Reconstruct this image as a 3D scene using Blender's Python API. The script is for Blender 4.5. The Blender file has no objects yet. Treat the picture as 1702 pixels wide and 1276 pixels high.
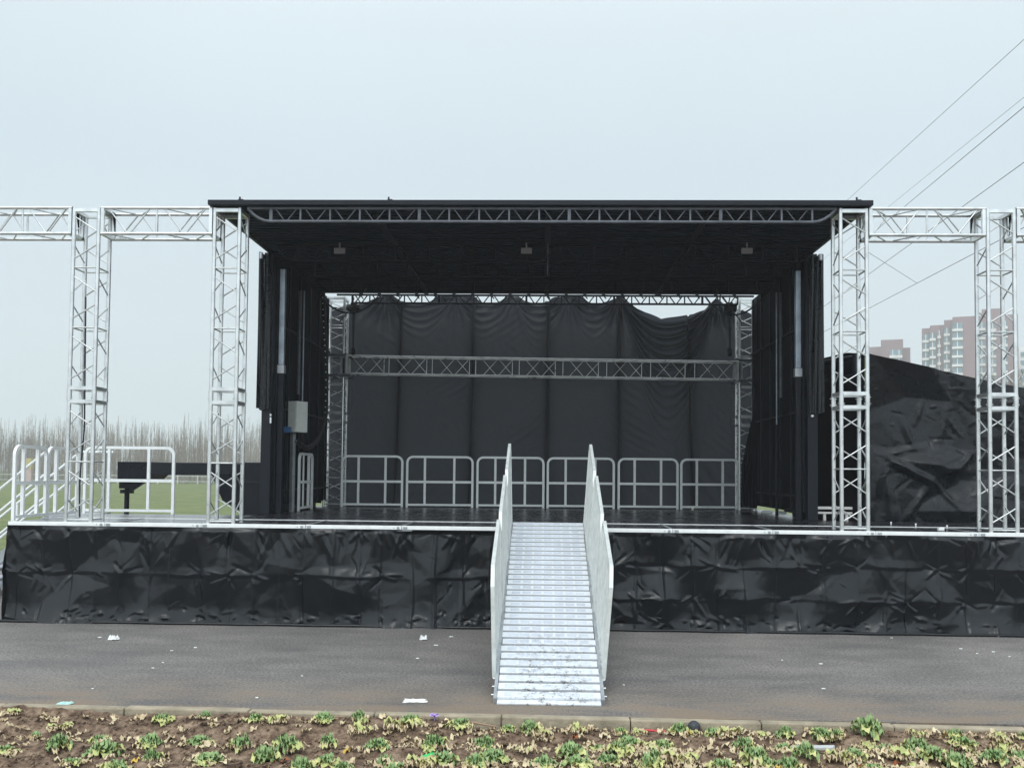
import bpy, math, random
import numpy as np
from mathutils import Vector, Matrix, noise
from mathutils.geometry import delaunay_2d_cdt
random.seed(7); np.random.seed(7)
SC = bpy.context.scene; COL = SC.collection
R = math.radians
# ------------------------------------------------------------------ camera
F, PY, YAW, PITCH, ROLL = 1604.9, 717.0, 0.031907, 0.04157, 0.009734
H = 1.93; CAMP = Vector((0, -12.0, H))
fw = Vector((-math.sin(YAW)*math.cos(PITCH), math.cos(YAW)*math.cos(PITCH), math.sin(PITCH)))
rt = Vector((math.cos(YAW), math.sin(YAW), 0)); up = rt.cross(fw)
r2 = math.cos(ROLL)*rt + math.sin(ROLL)*up; u2 = -math.sin(ROLL)*rt + math.cos(ROLL)*up
cd = bpy.data.cameras.new('camera'); cam = bpy.data.objects.new('camera', cd); COL.objects.link(cam)
cam.matrix_world = Matrix.Translation(CAMP) @ Matrix((r2, u2, -fw)).transposed().to_4x4()
cd.sensor_width = 36; cd.lens = F/1702*36; cd.shift_y = (PY-638)/1702
cd.clip_start = .1; cd.clip_end = 3000
SC.camera = cam
def ray(px, py): return r2*(px-851) - u2*(py-PY) + fw*F
def atY(px, py, Y): d = ray(px, py); return CAMP + d*((Y-CAMP.y)/d.y)
def atZ(px, py, Z): d = ray(px, py); return CAMP + d*((Z-CAMP.z)/d.z)
# ------------------------------------------------------------------ world, sun
W = bpy.data.worlds.new('World'); SC.world = W; W.use_nodes = True
nt = W.node_tree; nt.nodes.clear(); N = nt.nodes.new; L = nt.links.new
out = N('ShaderNodeOutputWorld'); bg = N('ShaderNodeBackground'); L(bg.outputs[0], out.inputs[0])
sky = N('ShaderNodeTexSky'); sky.sky_type = 'NISHITA'; sky.sun_disc = False
sky.sun_elevation = R(55); sky.sun_rotation = R(215); sky.dust_density = 8; sky.air_density = 2
sk = N('ShaderNodeVectorMath'); sk.operation = 'SCALE'; sk.inputs['Scale'].default_value = .06; L(sky.outputs[0], sk.inputs[0])
tc = N('ShaderNodeTexCoord'); sep = N('ShaderNodeSeparateXYZ'); L(tc.outputs['Generated'], sep.inputs[0])
cr = N('ShaderNodeValToRGB'); L(sep.outputs['Z'], cr.inputs[0])
e = cr.color_ramp.elements
e[0].position = 0; e[0].color = (.70, .80, .84, 1)
e[1].position = 1; e[1].color = (1.25, 1.34, 1.42, 1)
for p, c in ((.14, (.70, .80, .865, 1)), (.30, (.675, .785, .87, 1)), (.42, (.75, .855, .915, 1)), (.62, (1.0, 1.12, 1.2, 1))):
    k = e.new(p); k.color = c
nz = N('ShaderNodeTexNoise'); nz.inputs['Scale'].default_value = 2.2; nz.inputs['Detail'].default_value = 3; L(tc.outputs['Generated'], nz.inputs[0])
mr = N('ShaderNodeMapRange'); mr.inputs[3].default_value = .93; mr.inputs[4].default_value = 1.07; L(nz.outputs[0], mr.inputs[0])
cl = N('ShaderNodeVectorMath'); cl.operation = 'SCALE'; L(cr.outputs[0], cl.inputs[0]); L(mr.outputs[0], cl.inputs['Scale'])
mx = N('ShaderNodeMixRGB'); mx.inputs[0].default_value = .08; L(cl.outputs[0], mx.inputs[1]); L(sk.outputs[0], mx.inputs[2])
# the unseen sky behind the camera is brightened to fill the stage front and interior
my = N('ShaderNodeMapRange'); my.interpolation_type = 'SMOOTHSTEP'; my.inputs[1].default_value = .25; my.inputs[2].default_value = -.9; my.inputs[3].default_value = 1; my.inputs[4].default_value = 1.85; L(sep.outputs['Y'], my.inputs[0])
gl = N('ShaderNodeVectorMath'); gl.operation = 'SCALE'; L(mx.outputs[0], gl.inputs[0]); L(my.outputs[0], gl.inputs['Scale'])
L(gl.outputs[0], bg.inputs[0]); bg.inputs[1].default_value = 1.0
sd = bpy.data.lights.new('sun', 'SUN'); sd.energy = .8; sd.angle = R(25); sd.color = (1, .97, .93)
so = bpy.data.objects.new('sun', sd); COL.objects.link(so); so.rotation_euler = (R(38), R(-12), 0)
so.location = (0, -10, 20)
SC.view_settings.view_transform = 'Standard'; SC.view_settings.look = 'None'
SC.view_settings.exposure = .1; SC.view_settings.gamma = 1
SC.cycles.volume_bounces = 1; SC.cycles.max_bounces = 8
# ------------------------------------------------------------------ materials
def mat(name, col, rough=.5, metal=0, spec=.5, var=0, vscale=8, bump=0, bscale=40, trans=0, rvar=0, coat=0, col2=None, detail=5):
    m = bpy.data.materials.new(name); m.use_nodes = True; t = m.node_tree; b = t.nodes['Principled BSDF']
    b.inputs['Base Color'].default_value = (*col, 1); b.inputs['Roughness'].default_value = rough
    b.inputs['Metallic'].default_value = metal; b.inputs['Specular IOR Level'].default_value = spec
    b.inputs['Coat Weight'].default_value = coat
    co = t.nodes.new('ShaderNodeTexCoord')
    if var or rvar:
        n = t.nodes.new('ShaderNodeTexNoise'); n.inputs['Scale'].default_value = vscale; n.inputs['Detail'].default_value = detail
        n.inputs['Roughness'].default_value = .6; t.links.new(co.outputs['Object'], n.inputs[0])
    if var:
        r = t.nodes.new('ShaderNodeValToRGB'); t.links.new(n.outputs[0], r.inputs[0])
        a = col2 or tuple(c*(1-var) for c in col)
        bb = col if col2 else tuple(min(1, c*(1+var)) for c in col)
        r.color_ramp.elements[0].position = .3; r.color_ramp.elements[1].position = .7
        r.color_ramp.elements[0].color = (*a, 1); r.color_ramp.elements[1].color = (*bb, 1)
        t.links.new(r.outputs[0], b.inputs['Base Color'])
    if rvar:
        q = t.nodes.new('ShaderNodeMapRange'); q.inputs[3].default_value = max(.05, rough-rvar); q.inputs[4].default_value = rough+rvar
        t.links.new(n.outputs[0], q.inputs[0]); t.links.new(q.outputs[0], b.inputs['Roughness'])
    if bump:
        n2 = t.nodes.new('ShaderNodeTexNoise'); n2.inputs['Scale'].default_value = bscale; n2.inputs['Detail'].default_value = 6
        t.links.new(co.outputs['Object'], n2.inputs[0])
        bp = t.nodes.new('ShaderNodeBump'); bp.inputs['Strength'].default_value = bump; bp.inputs['Distance'].default_value = .02
        t.links.new(n2.outputs[0], bp.inputs['Height']); t.links.new(bp.outputs[0], b.inputs['Normal'])
    if trans:
        tr = t.nodes.new('ShaderNodeBsdfTranslucent'); tr.inputs[0].default_value = (*[min(1, c*6) for c in col], 1)
        ms = t.nodes.new('ShaderNodeMixShader'); ms.inputs[0].default_value = trans
        o = t.nodes['Material Output']; t.links.new(b.outputs[0], ms.inputs[1]); t.links.new(tr.outputs[0], ms.inputs[2]); t.links.new(ms.outputs[0], o.inputs[0])
    return m
M = dict(
 alu=mat('brushed_aluminium', (.64, .66, .655), .30, .75, var=.2, vscale=6, rvar=.1),
 aluD=mat('dull_aluminium', (.42, .45, .47), .45, .6, var=.25, vscale=7, rvar=.1),
 rail=mat('rail_aluminium', (.87, .89, .88), .42, .08, var=.07, vscale=9, rvar=.1),
 guard=mat('guard_metal', (.62, .65, .63), .45, .15, var=.15, vscale=9),
 slat=mat('ramp_slat_metal', (.74, .77, .80), .42, .1, var=.06, vscale=5),
 tread=mat('ramp_tread_grip', (.66, .71, .80), .6, .05, var=.2, vscale=3),
 blackcloth=mat('black_plastic_cloth', (.0010, .003, .0055), .22, 0, .42, var=.35, vscale=5, bump=.12, bscale=90, rvar=.05),
 curtain=mat('black_curtain', (.0145, .0155, .019), .5, 0, .32, var=.15, vscale=30, bump=.2, bscale=120, trans=.34),
 tarp=mat('black_tarpaulin', (.0015, .0035, .006), .27, 0, .34, var=.35, vscale=4, bump=.14, bscale=40, rvar=.06),
 blackpaint=mat('black_paint', (.003, .005, .010), .5, .0, .2, var=.3, vscale=5),
 wallfab=mat('black_wall_fabric', (.0025, .005, .010), .7, 0, .2, var=.4, vscale=6),
 navy=mat('dark_steel_paint', (.007, .010, .016), .5, 0, .25, var=.25, vscale=6),
 ceil=mat('roof_underside', (.006, .014, .026), .6, 0, .3, var=.4, vscale=3),
 trussD=mat('dark_truss_steel', (.10, .11, .13), .45, .2, var=.3, vscale=5),
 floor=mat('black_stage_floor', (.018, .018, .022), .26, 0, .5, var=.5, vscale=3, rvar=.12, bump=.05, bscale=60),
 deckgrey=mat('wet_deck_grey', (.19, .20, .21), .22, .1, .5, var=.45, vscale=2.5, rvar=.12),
 box=mat('cabinet_grey', (.74, .78, .72), .45, 0, .5, var=.08, vscale=6),
 blue=mat('blue_plastic', (.03, .12, .3), .4), white=mat('white_plastic', (.8, .82, .82), .4),
 rubber=mat('black_rubber', (.012, .012, .014), .6), silver=mat('silver_cylinder', (.30, .35, .40), .4, .6, var=.3, vscale=5),
 brick=mat('hazy_brick', (.25, .145, .16), .9, var=.12, vscale=.1), cream=mat('pale_render', (.75, .72, .7), .9, var=.06, vscale=.2),
 glass=mat('window_glass', (.12, .2, .24), .15, 0, .6, var=.4, vscale=.25), greyb=mat('grey_render', (.3, .3, .33), .9),
 bark=mat('pale_bark', (.27, .235, .205), .9, var=.35, vscale=.3), barkD=mat('bare_bark', (.16, .14, .12), .9, var=.3, vscale=2),
 kerb=mat('kerb_concrete', (.34, .29, .21), .85, var=.3, vscale=5, bump=.5, bscale=30),
 litter=mat('white_paper', (.85, .87, .85), .8), mint=mat('mint_mask', (.45, .7, .65), .8), green=mat('green_plastic', (.03, .5, .12), .35),
 red=mat('red_plastic', (.6, .04, .05), .4), twig=mat('dry_twig', (.32, .22, .14), .8), plank=mat('grey_plank', (.5, .52, .52), .7, var=.2),
 ball=mat('dark_ball', (.03, .035, .045), .5), purple=mat('purple_petal', (.45, .3, .7), .7), cable=mat('cable_black', (.02, .02, .025), .6),
 leafg=mat('kale_green', (.36, .46, .20), .55, var=.7, vscale=26, trans=.0, col2=(.13, .26, .085)),
 leafy=mat('kale_yellowgreen', (.66, .62, .27), .6, var=.6, vscale=22, col2=(.32, .40, .13)),
 leafd=mat('withered_leaf', (.80, .69, .45), .7, var=.6, vscale=10, col2=(.30, .20, .10)),
 leafr=mat('rust_leaf', (.35, .10, .03), .7, var=.5, vscale=10), orange=mat('yellow_leaf', (.6, .4, .07), .6, var=.3, vscale=10),
 fence=mat('pale_fence', (.5, .52, .52), .8), yellow=mat('yellow_sign', (.48, .41, .16), .6), pink=mat('pink_post', (.5, .38, .36), .8),
)
def tune_asphalt():
    m = bpy.data.materials.new('asphalt'); m.use_nodes = True; t = m.node_tree; b = t.nodes['Principled BSDF']; n = t.nodes.new; l = t.links.new
    co = n('ShaderNodeTexCoord')
    def nz(s, d, r=.6):
        q = n('ShaderNodeTexNoise'); q.inputs['Scale'].default_value = s; q.inputs['Detail'].default_value = d; q.inputs['Roughness'].default_value = r
        return q
    a = nz(.55, 5); l(co.outputs['Object'], a.inputs[0])
    g = nz(38, 6, .85); l(co.outputs['Object'], g.inputs[0])
    mp = n('ShaderNodeMapping'); mp.inputs['Scale'].default_value = (.7, 1.8, 1); l(co.outputs['Object'], mp.inputs[0])
    s = nz(1.6, 6); l(mp.outputs[0], s.inputs[0])
    r1 = n('ShaderNodeValToRGB'); l(a.outputs[0], r1.inputs[0])
    r1.color_ramp.elements[0].position = .35; r1.color_ramp.elements[0].color = (.135, .127, .121, 1)
    r1.color_ramp.elements[1].position = .65; r1.color_ramp.elements[1].color = (.20, .187, .172, 1)
    r2_ = n('ShaderNodeValToRGB'); l(g.outputs[0], r2_.inputs[0])
    r2_.color_ramp.elements[0].position = .36; r2_.color_ramp.elements[0].color = (.25, .25, .25, 1)
    r2_.color_ramp.elements[1].position = .64; r2_.color_ramp.elements[1].color = (1.85, 1.85, 1.85, 1)
    m1 = n('ShaderNodeMixRGB'); m1.blend_type = 'MULTIPLY'; m1.inputs[0].default_value = 1; l(r1.outputs[0], m1.inputs[1]); l(r2_.outputs[0], m1.inputs[2])
    ch = nz(95, 2, .5); l(co.outputs['Object'], ch.inputs[0]); cq = n('ShaderNodeMapRange'); cq.inputs[1].default_value = .66; cq.inputs[2].default_value = .72; l(ch.outputs[0], cq.inputs[0])
    mc = n('ShaderNodeMixRGB'); mc.inputs[2].default_value = (.42, .41, .39, 1); l(cq.outputs[0], mc.inputs[0]); l(m1.outputs[0], mc.inputs[1]); m1 = mc
    # streaky stains + brown silt near the kerb
    r3 = n('ShaderNodeValToRGB'); l(s.outputs[0], r3.inputs[0])
    r3.color_ramp.elements[0].position = .38; r3.color_ramp.elements[0].color = (.84, .84, .85, 1)
    r3.color_ramp.elements[1].position = .6; r3.color_ramp.elements[1].color = (1.1, 1.1, 1.1, 1)
    m2 = n('ShaderNodeMixRGB'); m2.blend_type = 'MULTIPLY'; m2.inputs[0].default_value = 1; l(m1.outputs[0], m2.inputs[1]); l(r3.outputs[0], m2.inputs[2])
    sp = n('ShaderNodeSeparateXYZ'); l(co.outputs['Object'], sp.inputs[0])
    mr = n('ShaderNodeMapRange'); mr.inputs[1].default_value = -2.9; mr.inputs[2].default_value = -4.3; l(sp.outputs['Y'], mr.inputs[0])
    mm = n('ShaderNodeMath'); mm.operation = 'MULTIPLY'; l(mr.outputs[0], mm.inputs[0])
    ma = n('ShaderNodeMapRange'); ma.inputs[1].default_value = .35; ma.inputs[2].default_value = .6; l(s.outputs[0], ma.inputs[0]); l(ma.outputs[0], mm.inputs[1])
    m3 = n('ShaderNodeMixRGB'); m3.inputs[2].default_value = (.24, .18, .125, 1); l(mm.outputs[0], m3.inputs[0]); l(m2.outputs[0], m3.inputs[1])
    l(m3.outputs[0], b.inputs['Base Color'])
    mr2 = n('ShaderNodeMapRange'); mr2.inputs[3].default_value = .62; mr2.inputs[4].default_value = .9; l(s.outputs[0], mr2.inputs[0]); l(mr2.outputs[0], b.inputs['Roughness'])
    bp = n('ShaderNodeBump'); bp.inputs['Strength'].default_value = .5; bp.inputs['Distance'].default_value = .01; l(g.outputs[0], bp.inputs['Height']); l(bp.outputs[0], b.inputs['Normal'])
    return m
M['asphalt'] = tune_asphalt()
def ramp_noise(name, stops, scale, bump, bscale, rough=.9, mapsc=(1, 1, 1)):
    m = bpy.data.materials.new(name); m.use_nodes = True; t = m.node_tree; b = t.nodes['Principled BSDF']; n = t.nodes.new; l = t.links.new
    co = n('ShaderNodeTexCoord'); mp = n('ShaderNodeMapping'); mp.inputs['Scale'].default_value = mapsc; l(co.outputs['Object'], mp.inputs[0])
    a = n('ShaderNodeTexNoise'); a.inputs['Scale'].default_value = scale; a.inputs['Detail'].default_value = 9; a.inputs['Roughness'].default_value = .72; l(mp.outputs[0], a.inputs[0])
    r = n('ShaderNodeValToRGB'); l(a.outputs[0], r.inputs[0]); els = r.color_ramp.elements
    els[0].position, els[0].color = stops[0][0], (*stops[0][1], 1); els[1].position, els[1].color = stops[-1][0], (*stops[-1][1], 1)
    for p, c in stops[1:-1]: els.new(p).color = (*c, 1)
    l(r.outputs[0], b.inputs['Base Color']); b.inputs['Roughness'].default_value = rough; b.inputs['Specular IOR Level'].default_value = .25
    q = n('ShaderNodeTexNoise'); q.inputs['Scale'].default_value = bscale; q.inputs['Detail'].default_value = 8; l(co.outputs['Object'], q.inputs[0])
    bp = n('ShaderNodeBump'); bp.inputs['Strength'].default_value = bump; bp.inputs['Distance'].default_value = .03; l(q.outputs[0], bp.inputs['Height']); l(bp.outputs[0], b.inputs['Normal'])
    return m
M['soil'] = ramp_noise('soil', [(.36, (.055, .034, .022)), (.5, (.18, .122, .083)), (.64, (.34, .25, .175))], 9, .9, 25)
M['grass'] = ramp_noise('field_grass', [(.35, (.09, .115, .04)), (.5, (.14, .175, .06)), (.62, (.22, .22, .11))], 1.1, .6, 6, mapsc=(.5, 1, 1))
# slat material: dirt scuffs towards the foot of the ramp (wear)
def slat_mat():
    m = M['slat']; t = m.node_tree; b = t.nodes['Principled BSDF']; n = t.nodes.new; l = t.links.new
    src = b.inputs['Base Color'].links[0].from_socket
    g = n('ShaderNodeNewGeometry'); sp = n('ShaderNodeSeparateXYZ'); l(g.outputs['Position'], sp.inputs[0])
    a = n('ShaderNodeTexNoise'); a.inputs['Scale'].default_value = 17; a.inputs['Detail'].default_value = 10; a.inputs['Roughness'].default_value = .8; l(g.outputs['Position'], a.inputs[0])
    r = n('ShaderNodeMapRange'); r.inputs[1].default_value = .51; r.inputs[2].default_value = .60; l(a.outputs[0], r.inputs[0])
    y = n('ShaderNodeMapRange'); y.inputs[1].default_value = -2.4; y.inputs[2].default_value = -3.4; l(sp.outputs['Y'], y.inputs[0])
    x = n('ShaderNodeMapRange'); x.inputs[1].default_value = .42; x.inputs[2].default_value = .2
    xa = n('ShaderNodeMath'); xa.operation = 'ADD'; xa.inputs[1].default_value = -.1; l(sp.outputs['X'], xa.inputs[0])
    xb = n('ShaderNodeMath'); xb.operation = 'ABSOLUTE'; l(xa.outputs[0], xb.inputs[0]); l(xb.outputs[0], x.inputs[0])
    p = n('ShaderNodeMath'); p.operation = 'MULTIPLY'; l(r.outputs[0], p.inputs[0]); l(y.outputs[0], p.inputs[1])
    p2 = n('ShaderNodeMath'); p2.operation = 'MULTIPLY'; l(p.outputs[0], p2.inputs[0]); l(x.outputs[0], p2.inputs[1])
    mxx = n('ShaderNodeMixRGB'); mxx.inputs[2].default_value = (.16, .15, .14, 1); l(p2.outputs[0], mxx.inputs[0]); l(src, mxx.inputs[1]); l(mxx.outputs[0], b.inputs['Base Color'])
slat_mat()
# ------------------------------------------------------------------ mesh helpers
class MB:
    def __init__(s): s.v = []; s.f = []; s.sm = []
    def add(s, vs, fs, smooth=False):
        o = len(s.v); s.v += [tuple(v) for v in vs]; s.f += [tuple(o+i for i in f) for f in fs]; s.sm += [smooth]*len(fs); return s
    def box(s, a, b):
        x0, y0, z0 = a; x1, y1, z1 = b
        return s.add([(x0,y0,z0),(x1,y0,z0),(x1,y1,z0),(x0,y1,z0),(x0,y0,z1),(x1,y0,z1),(x1,y1,z1),(x0,y1,z1)],
                     [(0,3,2,1),(4,5,6,7),(0,1,5,4),(1,2,6,5),(2,3,7,6),(3,0,4,7)])
    def tube(s, a, b, r, n=10, r1=None, caps=True):
        a = Vector(a); b = Vector(b); d = (b-a)
        if d.length < 1e-6: return s
        d.normalize(); t = Vector((0,0,1)) if abs(d.z) < .9 else Vector((1,0,0))
        x = d.cross(t).normalized(); y = d.cross(x); r1 = r if r1 is None else r1
        vs = [a + (x*math.cos(i*2*math.pi/n) + y*math.sin(i*2*math.pi/n))*r for i in range(n)]
        vs += [b + (x*math.cos(i*2*math.pi/n) + y*math.sin(i*2*math.pi/n))*r1 for i in range(n)]
        s.add(vs, [(i, (i+1) % n, n+(i+1) % n, n+i) for i in range(n)], True)
        if caps: s.add(vs, [tuple(range(n))[::-1], tuple(range(n, 2*n))])
        return s
    def bar(s, a, b, w, h, upv=(0,0,1)):
        a = Vector(a); b = Vector(b); d = (b-a).normalized(); u = Vector(upv)
        if abs(d.dot(u)) > .95: u = Vector((0,1,0))
        x = d.cross(u).normalized(); y = x.cross(d)
        vs = [p + x*sx*w/2 + y*sy*h/2 for p in (a, b) for sx, sy in ((-1,-1),(1,-1),(1,1),(-1,1))]
        return s.add(vs, [(0,3,2,1),(4,5,6,7),(0,1,5,4),(1,2,6,5),(2,3,7,6),(3,0,4,7)])
    def sweep(s, pts, w, h, nrm, closed=False):      # rectangular section path; nrm = plane normal
        P = [Vector(p) for p in pts]; n = len(P); nrm = Vector(nrm); vs = []
        for i, p in enumerate(P):
            a = P[i-1] if (i > 0 or closed) else P[i]; b = P[(i+1) % n] if (i < n-1 or closed) else P[i]
            d = (b-a).normalized(); x = d.cross(nrm).normalized()
            vs += [p + x*sx*w/2 + nrm*sy*h/2 for sx, sy in ((-1,-1),(1,-1),(1,1),(-1,1))]
        fs = []
        for i in range(n if closed else n-1):
            a = i*4; b = ((i+1) % n)*4
            for k in range(4): fs.append((a+k, a+(k+1) % 4, b+(k+1) % 4, b+k))
        if not closed: fs += [(3,2,1,0), tuple((n-1)*4+k for k in range(4))]
        return s.add(vs, fs)
    def path(s, pts, r, n=8):
        for a, b in zip(pts[:-1], pts[1:]): s.tube(a, b, r, n, caps=True)
        return s
    def build(s, name, m, parent=None, bevel=0):
        me = bpy.data.meshes.new(name); me.from_pydata(s.v, [], s.f); me.polygons.foreach_set('use_smooth', s.sm)
        me.materials.append(m); me.update()
        o = bpy.data.objects.new(name, me); COL.objects.link(o)
        if parent: o.parent = parent
        if bevel:
            b = o.modifiers.new('bevel', 'BEVEL'); b.width = bevel; b.segments = 2; b.limit_method = 'ANGLE'
        return o
def tag(o, label=None, cat=None, group=None, kind=None):
    if label: o['label'] = label
    if cat: o['category'] = cat
    if group: o['group'] = group
    if kind: o['kind'] = kind
    return o
def thing(name, label, cat, loc=(0,0,0), group=None, rz=0):
    o = bpy.data.objects.new(name, None); COL.objects.link(o); o.location = loc; o.rotation_euler = (0,0,rz)
    return tag(o, label, cat, group)
def dup(root, loc, rz, label, sc=None):
    def cp(o, p):
        c = o.copy(); COL.objects.link(c)
        if p: c.parent = p
        for ch in o.children: cp(ch, c)
        return c
    c = cp(root, None); c.location = loc; c.rotation_euler = (0,0,rz); c['label'] = label
    if sc: c.scale = sc
    return c
def grid_mesh(name, P, m, parent=None, smooth=True):
    ny, nx = P.shape[:2]; me = bpy.data.meshes.new(name)
    i = np.arange(nx*ny).reshape(ny, nx)
    q = np.stack([i[:-1,:-1], i[:-1,1:], i[1:,1:], i[1:,:-1]], -1).reshape(-1, 4)
    me.from_pydata(P.reshape(-1,3).tolist(), [], q.tolist()); me.polygons.foreach_set('use_smooth', [smooth]*len(q)); me.materials.append(m); me.update()
    o = bpy.data.objects.new(name, me); COL.objects.link(o)
    if parent: o.parent = parent
    return o
S = 1.245   # stage height
# ------------------------------------------------------------------ ground
tag(MB().box((-60, -4.25, -.3), (60, 9, 0)).build('road', M['asphalt']), kind='structure')
tag(MB().box((-430, 9, -.4), (430, 445, -.02)).build('field', M['grass']), kind='structure')
tag(MB().add([(-440,-100,-.45),(440,-100,-.45),(440,450,-.45),(-440,450,-.45)], [(0,1,2,3)]).build('ground', M['soil']), kind='structure')
def kerb_y(x): return -4.24 - .02*(x+4.4)
kb = MB(); x = -30.3
while x < 30:
    w = .993; j = random.uniform(-.006, .006); ya, yb = kerb_y(x), kerb_y(x+w)
    t = .095; z1 = .028+j
    vs = [(x,ya-t,-.3),(x+w,yb-t,-.3),(x+w,yb,-.3),(x,ya,-.3),(x,ya-t,z1),(x+w,yb-t,z1),(x+w,yb,z1),(x,ya,z1)]
    kb.add(vs, [(0,3,2,1),(4,5,6,7),(0,1,5,4),(1,2,6,5),(2,3,7,6),(3,0,4,7)]); x += 1.0
tag(kb.build('kerb', M['kerb'], bevel=.012), kind='structure')
def soil_z(x, y):
    v = Vector((x*1.1, y*1.1, 0))
    z = -.075 + .035*noise.noise(v) + .022*noise.noise(v*4) + .014*noise.noise(v*11) + .012*noise.noise(v*26) + .008*noise.noise(v*50)
    # shallow planting rows + a drop next to the kerb on the right
    dk = kerb_y(x)-.115-y
    z += .02*math.cos(y*2*math.pi/.42)
    if dk < .3: z += (.3-dk)*(.30 if x < -.6 else (.10 if x < 2.0 else .24))
    return z
xs = np.arange(-7, 7.01, .028); ys = np.arange(-4.345, -7.6, -.028)
P = np.zeros((len(ys), len(xs), 3))
for j, yy in enumerate(ys):
    for i, xx in enumerate(xs):
        y_ = yy + (kerb_y(xx)+4.24)*max(0, 1-(-4.345-yy)/1.5)
        P[j,i] = (xx, y_, soil_z(xx, y_))
tag(grid_mesh('soil_bed', P, M['soil']), kind='structure')
tag(MB().add([(-60,-60,-.16),(60,-60,-.16),(60,-4.3,-.16),(-60,-4.3,-.16)], [(0,1,2,3)]).build('soil', M['soil']), kind='structure')
# clods
cb = MB()
for _ in range(5200):
    x = random.uniform(-5, 5); y = kerb_y(x)-.13-random.random()**1.1*1.9; r = random.uniform(.006, .022)*(1 if random.random() < .9 else 1.6)
    z = soil_z(x, y)+r*.3; vs = []
    for k in range(8):
        a = k*2.4; zz = 1-2*(k+.5)/8; q = math.sqrt(1-zz*zz); s_ = r*random.uniform(.7, 1.2)
        vs.append((x+s_*q*math.cos(a), y+s_*q*math.sin(a), z+s_*zz*.8))
    from itertools import combinations
    cb.add(vs, [(0,1,2),(0,2,3),(0,3,1),(1,4,2),(2,5,3),(1,3,6),(1,6,4),(2,4,7),(2,7,5),(3,5,6)])
tag(cb.build('soil_clods', M['soil']), 'crumbly brown clods of earth lying over the planting bed', 'soil clods', kind='stuff')
# ------------------------------------------------------------------ leaves and plants
def leaf(mb, base, az, length, width, lift, droop, ruff, n=6, m=4, seed=0):
    rr = random.Random(seed); vs = []
    d = Vector((math.cos(az), math.sin(az), 0)); s_ = Vector((-d.y, d.x, 0)); ph = rr.uniform(0, 6)
    for i in range(n+1):
        t = i/n
        w = width*(.22+.95*math.sin(math.pi*min(1, (t*.80+.09)))**.8)*(1 if t < 1 else .8)
        c = Vector(base) + d*length*t*(1-.15*t) + Vector((0,0, lift*math.sin(t*math.pi*.62) - droop*t*t))
        for k in range(m+1):
            u = k/m*2-1
            rz = 1.5*ruff*abs(u)**1.3*math.sin(ph + t*14 + u*2.5) + rr.uniform(-1, 1)*ruff*.35
            vs.append(c + s_*u*w*(1+.25*math.sin(ph+t*13)) + Vector((0,0, .25*w*abs(u) + rz)))
    fs = [(i*(m+1)+k, i*(m+1)+k+1, (i+1)*(m+1)+k+1, (i+1)*(m+1)+k) for i in range(n) for k in range(m)]
    mb.add(vs, fs, True)
def make_plant(name, label, group, green, yellow, dead, size, seed):
    rr = random.Random(seed); size *= .86
    t = thing(name, label, 'plant', (0,0,0), group)
    if green:
        g = MB()
        for i in range(green):
            ring = i/green; az = i*2.4+rr.uniform(-.3, .3)
            leaf(g, (rr.uniform(-.01,.01), rr.uniform(-.01,.01), .02), az, size*(.4+.62*ring)*rr.uniform(.75,1.2), size*.15*rr.uniform(.8,1.3), size*(.62-.38*ring)*rr.uniform(.7,1.2), size*.25*ring, size*.13, seed=seed*50+i)
        g.build('green_leaves', M['leafg'], t)
    if yellow:
        g = MB()
        for i in range(yellow):
            leaf(g, (0,0,.015), rr.uniform(0, 6.28), size*rr.uniform(.9,1.25), size*.24*rr.uniform(.8,1.2), size*rr.uniform(.15,.5), size*rr.uniform(.15,.4), size*.1, seed=seed*70+i)
        g.build('yellowing_leaves', M['leafy'], t)
    if dead:
        g = MB()
        for i in range(dead):
            a = rr.uniform(0, 6.28); q = rr.uniform(0,.5)*size
            leaf(g, (q*math.cos(a), q*math.sin(a), .012), a+rr.uniform(-.6,.6), size*rr.uniform(.5,1.0), size*.17*rr.uniform(.6,1.4), size*rr.uniform(.05,.3), size*rr.uniform(.02,.15), size*.13, seed=seed*90+i)
        g.build('withered_leaves', M['leafd'], t)
    return t
KINDS = [
 ('kale_plant', 'bushy ruffled green kale plant growing in the brown soil bed', 'green kale plants in the bed', 34, 6, 3, .125, 1),
 ('kale_plant', 'low green kale plant with a few yellow outer leaves', 'kale plants with yellow outer leaves', 22, 10, 7, .12, 2),
 ('kale_plant', 'yellow-green wilting kale plant with limp leaves', 'wilting yellow-green kale plants', 9, 14, 10, .12, 3),
 ('kale_plant', 'withered kale plant with curled straw-coloured leaves', 'withered straw-coloured kale plants', 0, 5, 24, .12, 4),
 ('kale_plant', 'small green kale seedling with a fringe of dry leaves', 'small kale seedlings with dry fringe', 16, 4, 10, .09, 5),
]
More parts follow.
